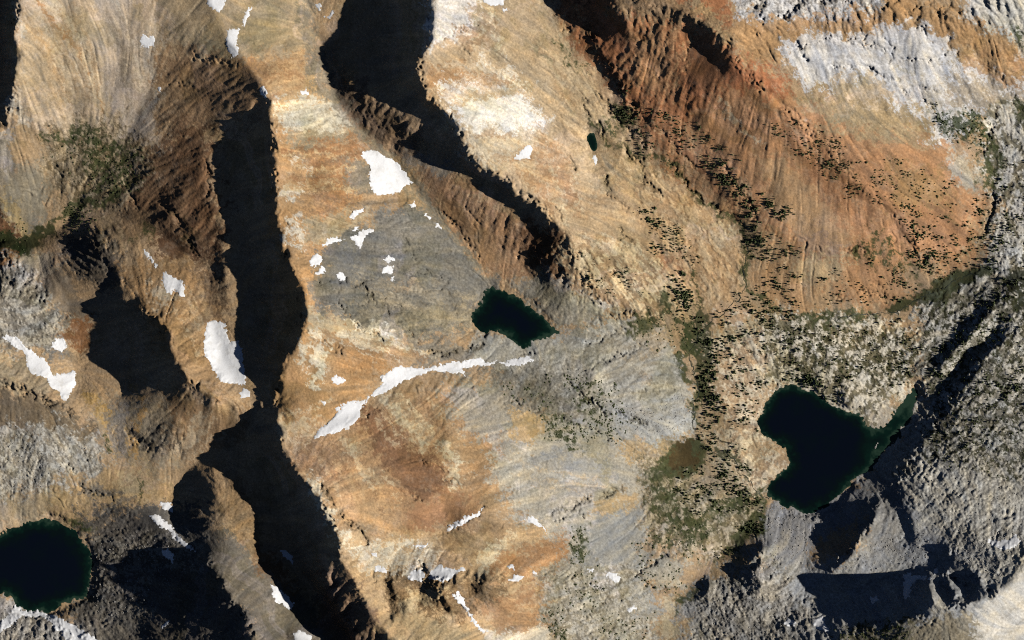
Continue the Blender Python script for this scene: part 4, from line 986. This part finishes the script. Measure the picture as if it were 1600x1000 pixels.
# ------------------------------------------------------------------ snow patches
GS = 'old snow patches left on the slopes'
SNOW = [
 ('white snow patch cut by the top edge, above a small wedge-shaped one', [(322,-6),(324,4),(332,13),(343,19),(352,10),(357,-6)]),
 ('narrow snow strip running down from the top edge to a longer patch', [(376,36),(382,18),(391,9),(389,20),(380,42)]),
 ('tall snow patch beside the grey-green slope near the top', [(351,72),(356,48),(374,46),(371,60),(372,85),(364,90),(356,78)]),
 ('small blocky snow patch alone on the beige fan', [(218,62),(226,55),(231,60),(241,57),(240,72),(231,78),(224,73)]),
 ('tiny snow speck on the pale edge of the beige fan', [(246,136),(250,135),(250,144),(247,146)]),
 ('small oval snow patch at the head of the long black shadow', [(403,136),(411,134),(417,145),(415,153),(408,149)]),
 ('small snow patch on the orange band above the cream slope', [(469,143),(476,140),(483,144),(482,149),(473,148)]),
 ('tiny snow patch at the top edge beside a short snow streak', [(492,8),(500,5),(504,10),(497,17)]),
 ('short snow streak beside the great black shadow at the top', [(508,26),(520,17),(523,20),(513,28)]),
 ('snow patch on the top edge right of the pale ridge face', [(752,-6),(790,-6),(787,8),(770,9),(757,4)]),
 ('tiny snow speck just below the snow on the top edge', [(785,14),(795,14),(793,19),(787,19)]),
 ('largest single snowfield, broad and white in the upper valley', [(562,240),(571,235),(590,236),(600,247),(615,250),(622,256),(634,270),(643,285),(632,293),(622,302),(609,303),(590,307),(581,298),(578,287),(577,255)]),
 ('small triangular snow patch below the big cream slope', [(803,246),(812,238),(826,225),(831,230),(827,246),(815,251)]),
 ('thin slanting snow streak below the broad upper snowfield', [(545,337),(555,330),(570,324),(567,330),(552,341)]),
 ('tiny snow patch above the tooth-shaped one', [(552,356),(560,353),(559,360),(553,361)]),
 ('tooth-shaped snow patch on the grey slope', [(549,372),(563,363),(574,357),(585,356),(573,368),(563,388),(556,382)]),
 ('ragged low snow patch where orange slope meets grey rock', [(503,384),(515,373),(524,370),(526,375),(539,374),(530,379),(514,384),(504,386)]),
 ('upper of two touching snow patches under the main ridge', [(483,406),(490,400),(497,397),(504,403),(500,413),(485,418)]),
 ('lower of two touching snow patches under the main ridge', [(488,428),(497,425),(500,416),(507,420),(505,428),(494,430)]),
 ('small hooked snow patch on dark blue-grey scree', [(525,428),(532,421),(537,429),(540,437),(532,438)]),
 ('flat little snow patch, uppermost of three on grey rock', [(601,403),(608,401),(616,405),(607,409)]),
 ('square snow patch, middle of three on grey rock', [(598,428),(600,417),(608,413),(615,415),(616,423),(610,428)]),
 ('snow speck, lowest of three on grey rock', [(610,435),(615,431),(618,436),(613,437)]),
 ('small snow patch just below the broad upper snowfield', [(639,319),(647,316),(652,321),(643,324)]),
 ('snow sliver along the edge of the grey scree', [(663,331),(668,333),(674,341),(670,340)]),
 ('small snow patch at the tip of the grey scree edge', [(680,349),(685,351),(688,357),(681,357)]),
 ('long branching snow gully across the orange slope', [(489,683),(500,670),(520,655),(535,632),(547,627),(570,625),(578,617),(600,600),(594,588),(611,580),(618,573),(640,574),(665,575),(690,570),(720,565),(752,559),(762,567),(776,562),(770,569),(755,572),(722,574),(730,591),(718,583),(700,583),(675,578),(650,589),(622,599),(609,609),(600,615),(577,622),(563,640),(560,655),(545,669),(530,676),(510,681),(492,685)]),
 ('flat snow strip beside the small green lake', [(777,567),(800,562),(825,556),(834,562),(820,570),(800,571)]),
 ('small square snow patch above the long snow gully', [(519,590),(525,587),(541,590),(540,599),(530,601),(520,598)]),
 ('tiny snow speck touching the upper side of the snow gully', [(524,638),(532,633),(533,638),(526,642)]),
 ('thin snow speck on the orange slope left of the gully', [(500,627),(513,628),(506,631)]),
 ('compact snow patch on the brown slope with a notched foot', [(252,427),(258,425),(270,432),(284,435),(287,450),(291,464),(283,464),(270,452),(268,462),(258,456)]),
 ('thin snow ribbon slanting above the notched snow patch', [(223,391),(231,394),(240,408),(247,415),(243,418),(230,403)]),
 ('tall snowfield half in the shadow of the main ridge', [(322,515),(325,503),(350,504),(353,520),(360,535),(372,535),(380,550),(381,580),(383,600),(365,600),(345,595),(331,575),(320,555),(318,540)]),
 ('small snow patch below the tall half-shaded snowfield', [(374,613),(384,606),(393,610),(391,622),(377,622)]),
 ('long snow tongue on the grey slope at the left edge', [(3,528),(10,524),(30,528),(42,545),(62,558),(72,562),(80,575),(82,590),(95,585),(110,578),(118,580),(117,600),(110,615),(100,626),(92,612),(80,605),(70,590),(45,580),(40,565),(38,550),(20,540)]),
 ('small snow patch above the long snow tongue at the left', [(78,540),(88,528),(100,529),(103,540),(95,551),(85,546)]),
 ('curved snow ribbon on dark scree right of the round lake', [(229,804),(245,804),(262,817),(280,840),(298,852),(307,862),(290,855),(272,841),(258,825),(240,814)]),
 ('small snow patch at the edge of shadow above the snow ribbon', [(250,787),(258,783),(267,789),(271,800),(260,797)]),
 ('small snow patch half swallowed by shadow below the snow ribbon', [(252,859),(262,857),(270,865),(271,879),(262,875),(256,870)]),
 ('snow band running from the round lake off the bottom edge', [(-6,982),(10,962),(20,950),(28,944),(37,955),(60,956),(80,961),(95,965),(110,972),(130,985),(165,1006),(105,1006),(98,990),(85,985),(80,970),(60,964),(35,961),(15,982),(-6,990)]),
 ('blue shaded snow sliver in the large lower left shadow', [(253,980),(265,968),(263,978),(256,984)]),
 ('leaf-shaped snow patch on smooth grey scree at the bottom', [(423,915),(432,919),(445,928),(457,942),(455,952),(445,950),(435,940),(427,930)]),
 ('snow patch cut by the bottom edge on grey scree', [(458,1006),(460,992),(475,986),(488,995),(488,1006)]),
 ('blue shaded snow patch at the foot of the lower ridge', [(436,861),(445,860),(458,870),(457,881),(450,875)]),
 ('left of two snow patches above the dark crags', [(637,905),(642,893),(658,888),(665,900),(660,908),(645,908)]),
 ('right and larger of two snow patches above the dark crags', [(670,905),(675,890),(685,883),(700,887),(715,890),(727,886),(728,892),(712,896),(705,906),(690,908)]),
 ('flat snow streak in the cream bowl', [(648,852),(660,849),(673,848),(668,854),(650,855)]),
 ('tiny snow speck on the cream slope under the ridge', [(579,865),(588,863),(588,869),(582,869)]),
 ('small snow patch on the cream slope left of the crags', [(585,887),(595,884),(608,892),(600,896),(587,892)]),
 ('straight snow strip along the edge of the brown hill', [(696,828),(710,817),(730,805),(756,796),(750,804),(725,816),(705,827)]),
 ('narrow snow couloir descending through the dark crags', [(706,930),(716,925),(725,935),(727,945),(740,965),(755,985),(766,988),(755,989),(742,976),(730,956),(718,943)]),
 ('small pointed snow patch on pale rock right of the brown hill', [(820,811),(835,808),(845,820),(856,834),(847,826),(832,819)]),
 ('small snow patch on the orange ground above the sand', [(795,905),(805,897),(818,900),(808,909)]),
 ('tiny snow speck right of the snow on the orange ground', [(831,893),(840,892),(840,896),(834,897)]),
 ('tiny snow speck above the snow on the orange ground', [(791,886),(800,881),(803,888),(796,890)]),
 ('small snow patch on grey slabs in the lower middle', [(945,900),(955,893),(966,894),(967,906),(962,911),(955,903)]),
 ('tiny snow speck left of the snow on grey slabs', [(918,890),(926,888),(925,893),(920,893)]),
 ('thin snow patch low on the grey slabs', [(979,951),(990,947),(996,953),(985,955)]),
 ('ragged snow patch on the boulder slope at the right edge', [(1541,847),(1555,842),(1575,846),(1590,834),(1594,846),(1585,856),(1570,859),(1553,853)]),
 ('hook-shaped blue snow deep in the lower right shadow', [(1412,900),(1420,897),(1457,902),(1430,908),(1424,915),(1421,934),(1412,936)]),
 ('small blue snow patch above the hook-shaped one', [(1459,888),(1467,887),(1464,899),(1459,898)]),
 ('small blue shaded snow patch left of the hook-shaped one', [(1358,935),(1368,932),(1373,937),(1363,944)]),
 ('tapering blue snow patch at the lower edge of the shadow', [(1271,970),(1283,961),(1290,973),(1297,988),(1280,983)]),
 ('small snow patch on grey scree at the lower right bottom', [(1223,976),(1232,965),(1246,974),(1235,979)]),
 ('tiny snow sliver below the tiny pond', [(928,244),(932,243),(934,253),(930,257)]),
]
ZB = np.maximum(Z, blur(Z, 3))
SNOWMASK = np.zeros(SH, bool)
edge = spec(SH, GD, 2.9, 14, 1.2, 61)
for lab, p in SNOW:
    w = window(p, 12)
    sd = poly_sd(MX[w] + WXa[w] * 1.2, MY[w] + WYa[w] * 1.2, p) + edge[w] * .95 + 0.4
    d = np.clip(sd, -3, 12)
    t = np.where(d < 0, d * 0.6, np.minimum(d * 0.3, .6))
    zz = Z[w] + t + (ZB[w] - Z[w]) * smooth01((d - .5) / 3) * 1.1
    zz = np.where(d > 0, zz, Z[w] + t)
    f = grid_faces(*sd.shape); f = f[(sd > -1.6).ravel()[f].all(1) & (sd > -.2).ravel()[f].any(1)]
    if len(f) == 0: continue
    ids, inv = np.unique(f, return_inverse=True)
    me = mesh_np("snow_patch", W(MX[w].ravel()[ids], MY[w].ravel()[ids], zz.ravel()[ids]), inv.reshape(-1, 4), M_SNOW, True)
    link("snow_patch", me, lab, "snow patch", GS)
    SNOWMASK[w] |= sd > -2

# ------------------------------------------------------------------ rock islet in the heart-shaped lake
def rock_mesh(name, seed, n=14):
    r = np.random.default_rng(seed)
    import bmesh
    bm = bmesh.new()
    for _ in range(n):
        v = r.standard_normal(3); v /= np.linalg.norm(v); v *= r.uniform(.75, 1.1)
        bm.verts.new((v[0], v[1], v[2] * .7))
    bmesh.ops.convex_hull(bm, input=bm.verts)
    for v in [v for v in bm.verts if not v.link_faces]: bm.verts.remove(v)
    bmesh.ops.triangulate(bm, faces=bm.faces)
    co = np.array([v.co[:] for v in bm.verts]); bm.verts.index_update()
    fa = np.array([[v.index for v in f.verts] for f in bm.faces]); bm.free()
    return co, fa
isl = link("rock_islet", None, "tiny pale rock islet in the green shallows of the heart-shaped lake", "islet")
isl.empty_display_size = 1
isl.location = W(np.array(1369.), np.array(697.), np.array(40.)).tolist()
for i, (dx, dy, sx, sy, sz, a_) in enumerate(((-.9, -1.4, 2.6, 5.0, 2.2, -.4), (2.2, 4.2, 2.4, 2.6, 1.4, .6), (.4, 1.6, 1.6, 2.4, 1.2, .1))):
    co, fa = rock_mesh('rock', 70 + i, 22)
    c, s_ = math.cos(a_), math.sin(a_)
    co = co * np.array([sx, sy, sz]); co = np.stack([co[:, 0] * c - co[:, 1] * s_ + dx * S, co[:, 0] * s_ + co[:, 1] * c + dy * S, co[:, 2] + .4], -1)
    link("rock", mesh_np("rock", co, fa, M_BOULD), parent=isl)

# ------------------------------------------------------------------ conifers
def tree_geo(seed):
    """unit tree: height 1, crown radius about .3; returns crown and trunk"""
    r = np.random.default_rng(seed)
    co, fa = [], []
    z0 = .10
    tiers = 4
    for t in range(tiers):
        zb = z0 + (1 - z0) * t / tiers * .92; zt = min(1.0, zb + .46 - .04 * t)
        rad = .36 * (1 - t / tiers) ** .8 + .03
        n = 8 - t
        base = len(co)
        co.append((r.normal(0, .015), r.normal(0, .015), zt))
        for q in range(n):
            an = 2 * math.pi * (q + r.uniform(-.3, .3)) / n; rr = rad * r.uniform(.6, 1.15)
            co.append((rr * math.cos(an), rr * math.sin(an), zb + r.uniform(-.04, .03)))
            an += math.pi / n; rr = rad * r.uniform(.35, .55)
            co.append((rr * math.cos(an), rr * math.sin(an), zb + .07))
        for q in range(2 * n):
            fa.append((base, base + 1 + q, base + 1 + (q + 1) % (2 * n)))
    tc, tf = [], []
    for q in range(5):
        an = 2 * math.pi * q / 5
        tc.append((.035 * math.cos(an), .035 * math.sin(an), -.12)); tc.append((.02 * math.cos(an), .02 * math.sin(an), .5))
    for q in range(5):
        a0, a1, b0, b1 = 2 * q, 2 * q + 1, 2 * ((q + 1) % 5), 2 * ((q + 1) % 5) + 1
        tf += [(a0, b0, b1), (a0, b1, a1)]
    return np.array(co), np.array(fa), np.array(tc), np.array(tf)
TG = [tree_geo(100 + i) for i in range(6)]

# stands: (key, number, height range, outline)
STANDS = [
 ('on the red slope under the pale rock', 210, (4, 7), [(1200,190),(1290,205),(1345,240),(1330,265),(1270,255),(1215,220)]),
 ('scattered over the brown slope below the pale rock', 330, (4, 7.5), [(1250,240),(1350,245),(1480,280),(1500,340),(1430,350),(1340,320),(1290,280)]),
 ('in the dense belt above the right-hand meadow', 270, (5, 9.5), [(1425,345),(1460,350),(1510,400),(1500,425),(1470,440),(1430,420),(1415,370)]),
 ('along the gully on the right beside pale granite', 210, (5, 9), [(1515,310),(1560,290),(1575,350),(1565,420),(1510,425),(1490,390)]),
 ('in the diagonal row on the tan slope left of the red one', 90, (5, 9), [(1190,300),(1215,318),(1250,340),(1245,345),(1205,328)]),
 ('in the dark diagonal belt through the middle right', 300, (5, 9.5), [(1095,235),(1130,250),(1170,300),(1190,350),(1205,400),(1225,440),(1220,465),(1195,440),(1175,380),(1150,310),(1110,270)]),
 ('along the shaded rib under the brown peak', 150, (4, 8), [(955,130),(975,150),(1000,200),(1040,240),(1060,270),(1010,235),(975,190)]),
 ('on the brown slope under the brown peak', 190, (4, 7.5), [(1000,170),(1060,190),(1110,210),(1150,250),(1130,260),(1070,230),(1010,200)]),
 ('in the small dark clump on the tan slope', 90, (5, 9), [(1005,330),(1020,320),(1040,370),(1035,395),(1020,380)]),
 ('scattered right of the small dark clump', 110, (4, 7), [(1040,350),(1070,360),(1090,400),(1080,420),(1050,390)]),
 ('in the tight column-shaped grove left of the stream', 150, (6, 10), [(1052,425),(1078,425),(1085,470),(1086,510),(1068,500),(1055,460)]),
 ('on the tan knoll right of the upper lake', 90, (4, 7), [(890,410),(960,400),(1010,430),(1000,460),(930,450)]),
 ('along the stream on its right bank', 230, (6, 10), [(1085,505),(1110,500),(1125,560),(1130,640),(1105,680),(1092,620),(1095,560)]),
 ('over the tan ground north of the granite', 200, (5, 9), [(1120,470),(1200,440),(1260,470),(1240,500),(1180,520),(1120,510)]),
 ('scattered on pale granite left of the heart-shaped lake', 270, (5, 8.5), [(1110,520),(1200,520),(1200,600),(1180,680),(1150,680),(1140,600)]),
 ('thick on the north shore of the heart-shaped lake', 120, (6, 10), [(1222,585),(1280,585),(1320,630),(1300,632),(1262,606),(1225,602)]),
 ('scattered on granite north of the heart-shaped lake', 330, (4, 8), [(1190,510),(1420,500),(1430,590),(1380,610),(1290,590),(1200,580)]),
 ('on the wooded rib above the lake outlet', 200, (5, 9), [(1435,600),(1480,520),(1570,440),(1600,440),(1560,520),(1470,620)]),
 ('scattered over the grey granite slope at the right', 300, (4, 8), [(1440,680),(1480,620),(1600,500),(1640,520),(1640,660),(1560,700),(1480,730)]),
 ('at the right edge beside the pale granite', 120, (5, 9), [(1555,250),(1640,230),(1640,420),(1575,420),(1570,320)]),
 ('in the green patch below the white rock', 90, (4, 7.5), [(1455,170),(1535,180),(1545,230),(1520,240),(1470,205)]),
 ('along the left bank below the wet meadow', 170, (5, 9), [(1040,740),(1110,730),(1150,740),(1130,800),(1080,800)]),
 ('between the wet meadow and the heart-shaped lake', 230, (5, 9), [(1095,660),(1150,690),(1190,760),(1200,790),(1150,800),(1110,730)]),
 ('along the green strip below the heart-shaped lake', 90, (4, 8), [(1120,870),(1190,790),(1200,810),(1140,870)]),
 ('along the west foot of the brown basin', 60, (3, 6), [(100,330),(130,330),(140,350),(110,355)]),
 ('dotted over the red flat above the meadow', 160, (4, 8), [(1260,430),(1380,400),(1450,450),(1380,470),(1280,480)]),
 ('on the tan flank above the stream bend', 120, (4, 7), [(1160,360),(1240,370),(1260,430),(1215,450),(1180,400)]),
]
SHRUBS = [
 (170, [(875,580),(960,600),(990,650),(940,660),(900,630)]), (60, [(760,590),(860,585),(880,640),(800,630)]), (110, [(880,650),(990,660),(960,690),(900,680)]),
 (80, [(880,900),(930,890),(940,950),(900,960)]), (90, [(930,960),(1020,960),(1010,1010),(920,1010)]), (70, [(890,820),(915,820),(915,885),(892,885)]),
 (90, [(985,830),(1075,890),(1060,930),(1000,910)]), (160, [(1300,985),(1420,965),(1430,1010),(1290,1010)]), (120, [(1000,840),(1110,800),(1110,870),(1050,870)]),
 (160, [(80,200),(220,230),(230,300),(140,310),(70,250)]), (80, [(100,320),(140,320),(150,360),(100,360)]), (70, [(1460,170),(1560,180),(1540,250),(1480,210)]),
 (200, [(1430,470),(1640,430),(1640,760),(1440,720)]), (130, [(1190,500),(1430,520),(1430,600),(1250,600)]), (110, [(980,490),(1080,480),(1080,560),(1000,540)]),
 (60, [(-60,330),(40,340),(45,400),(-60,400)]), (60, [(860,950),(885,960),(885,1000),(855,1000)]), (60, [(820,640),(880,650),(910,700),(860,690)]),
]
def scatter(pts, n, clump=1.0):
    xs = [p[0] for p in pts]; ys = [p[1] for p in pts]
    got = []
    while len(got) < n:
        x = rng.uniform(min(xs) - 6, max(xs) + 6, n * 4); y = rng.uniform(min(ys) - 6, max(ys) + 6, n * 4)
        wx_ = sample(WXa, (x - GX0) / GD, (y - GY0) / GD) * 5; wy_ = sample(WYa, (x - GX0) / GD, (y - GY0) / GD) * 5
        ok = poly_sd((x + wx_).astype(F), (y + wy_).astype(F), pts) > 0
        g = sample(gn, (x - GX0) / GD, (y - GY0) / GD)
        ok &= (g + rng.normal(0, .8, len(x))) > (clump - .4)
        ii = np.clip(((x - GX0) / GD).astype(int), 0, NX - 1); jj = np.clip(((y - GY0) / GD).astype(int), 0, NY - 1)
        ok &= (WATER[jj, ii] < .5) & ~SNOWMASK[jj, ii]
        got += list(zip(x[ok], y[ok]))
        if not ok.any(): break
    return got[:n]
trees = []
for si, (key, n, (h0, h1), pts) in enumerate(STANDS):
    n = int(n * 1.7)
    cen = scatter(pts, max(4, n // 4), 1.2)
    spots = []
    while len(spots) < n and cen:
        cx_, cy_ = cen[int(rng.integers(len(cen)))]
        k = int(rng.integers(1, 8)); r_ = 1.4 + 1.3 * math.sqrt(k)
        spots += [(cx_ + rng.normal(0, r_ * 1.2), cy_ + rng.normal(0, r_ * .8)) for _ in range(k)]
    cx_ = np.array([q[0] for q in spots]); cy_ = np.array([q[1] for q in spots])
    ii = np.clip(((cx_ - GX0) / GD).astype(int), 0, NX - 1); jj = np.clip(((cy_ - GY0) / GD).astype(int), 0, NY - 1)
    okk = (WATER[jj, ii] < .5) & ~SNOWMASK[jj, ii]
    for x, y in [q for q, o_ in zip(spots, okk) if o_]:
        h = .60 * (h0 * .6 + (h1 * 1.5 - h0 * .6) * rng.beta(1.1, 2.8))
        trees.append((h, x, y, si))
trees.sort(key=lambda t: -t[0])
inframe = [t for t in trees if 4 < t[1] < 1596 and 4 < t[2] < 996]
named = inframe[:300]; nset = set(id(t) for t in named); rest = [t for t in trees if id(t) not in nset]
TM = [(mesh_np("crown", g[0], g[1], M_TREE), mesh_np("trunk", g[2], g[3], M_BARK)) for g in TG]
for i, t in enumerate(named):
    h, x, y, si = t
    e = link("conifer_tree", None, "tall dark conifer " + STANDS[si][0], "tree", "conifers " + STANDS[si][0])
    e.empty_display_size = .5
    e.location = W(np.array(x), np.array(y), height(x, y)).tolist()
    hs = h * S; wd = hs * rng.uniform(.75, 1.2)
    e.scale = (wd, wd, hs); e.rotation_euler = (0, 0, rng.uniform(0, 6.28))
    c, tk = TM[i % 6]
    link("crown", c, parent=e); link("trunk", tk, parent=e)
def merged(items, geos, zoff=0.0):
    CO, FA, base = [], [], 0
    for (x, y, sx, sz, v) in items:
        g = geos[v % len(geos)]
        an = rng.uniform(0, 6.28); c, s_ = math.cos(an), math.sin(an)
        co = g[0] * np.array([sx, sx, sz]); co = np.stack([co[:, 0] * c - co[:, 1] * s_, co[:, 0] * s_ + co[:, 1] * c, co[:, 2] + zoff * sz], -1)
        CO.append(co + W(np.array(x), np.array(y), height(x, y))); FA.append(g[1] + base); base += len(co)
    return np.concatenate(CO), np.concatenate(FA)
co, fa = merged([(x, y, h * S * rng.uniform(.75, 1.2), h * S, int(rng.integers(6))) for (h, x, y, si) in rest], TG)
link("conifer_forest", mesh_np("conifer_forest", co, fa, M_TREE), "scattered smaller dark conifers over the slopes and granite on the right", "trees", kind='stuff')
RK = [rock_mesh("b", 200 + i, 12) for i in range(8)]
sh = []
for n, pts in SHRUBS:
    for x, y in scatter(pts, n, .4):
        sh.append((x, y, rng.uniform(1.3, 3.4), rng.uniform(.9, 1.9), int(rng.integers(8))))
co, fa = merged(sh, RK, .2)
link("shrub_cover", mesh_np("shrub_cover", co, fa, M_SHRUB), "low dark green shrubs dotted over slabs and meadow edges", "shrubs", kind='stuff')

# ------------------------------------------------------------------ boulders
BF = [(500, [(1440,640),(1600,520),(1650,560),(1650,860),(1540,910),(1470,830),(1400,770)]), (250, [(1320,890),(1380,830),(1430,800),(1470,850),(1450,885)]),
      (350, [(1190,800),(1330,760),(1270,860),(1200,900)]), (350, [(1100,920),(1200,880),(1240,930),(1260,990),(1110,1000)]), (250, [(120,850),(300,830),(240,960),(150,960)]),
      (150, [(-40,930),(80,960),(130,1000),(-40,1000)]), (200, [(-40,680),(150,690),(60,760),(-40,780)]), (250, [(1480,850),(1600,830),(1560,910),(1500,880)]), (200, [(980,640),(1080,620),(1080,670),(1000,680)])]
bl = []
for n, pts in BF:
    for x, y in scatter(pts, n, .1):
        s_ = 0.6 + 2.6 * rng.beta(1.0, 7)
        bl.append((x, y, s_ * rng.uniform(.8, 1.2) * S, s_ * rng.uniform(.7, 1.1) * S, int(rng.integers(8))))
co, fa = merged(bl, RK, .25)
link("boulder_field", mesh_np("boulder_field", co, fa, M_BOULD), "grey granite boulders strewn over the rocky slopes", "boulders", kind='stuff')
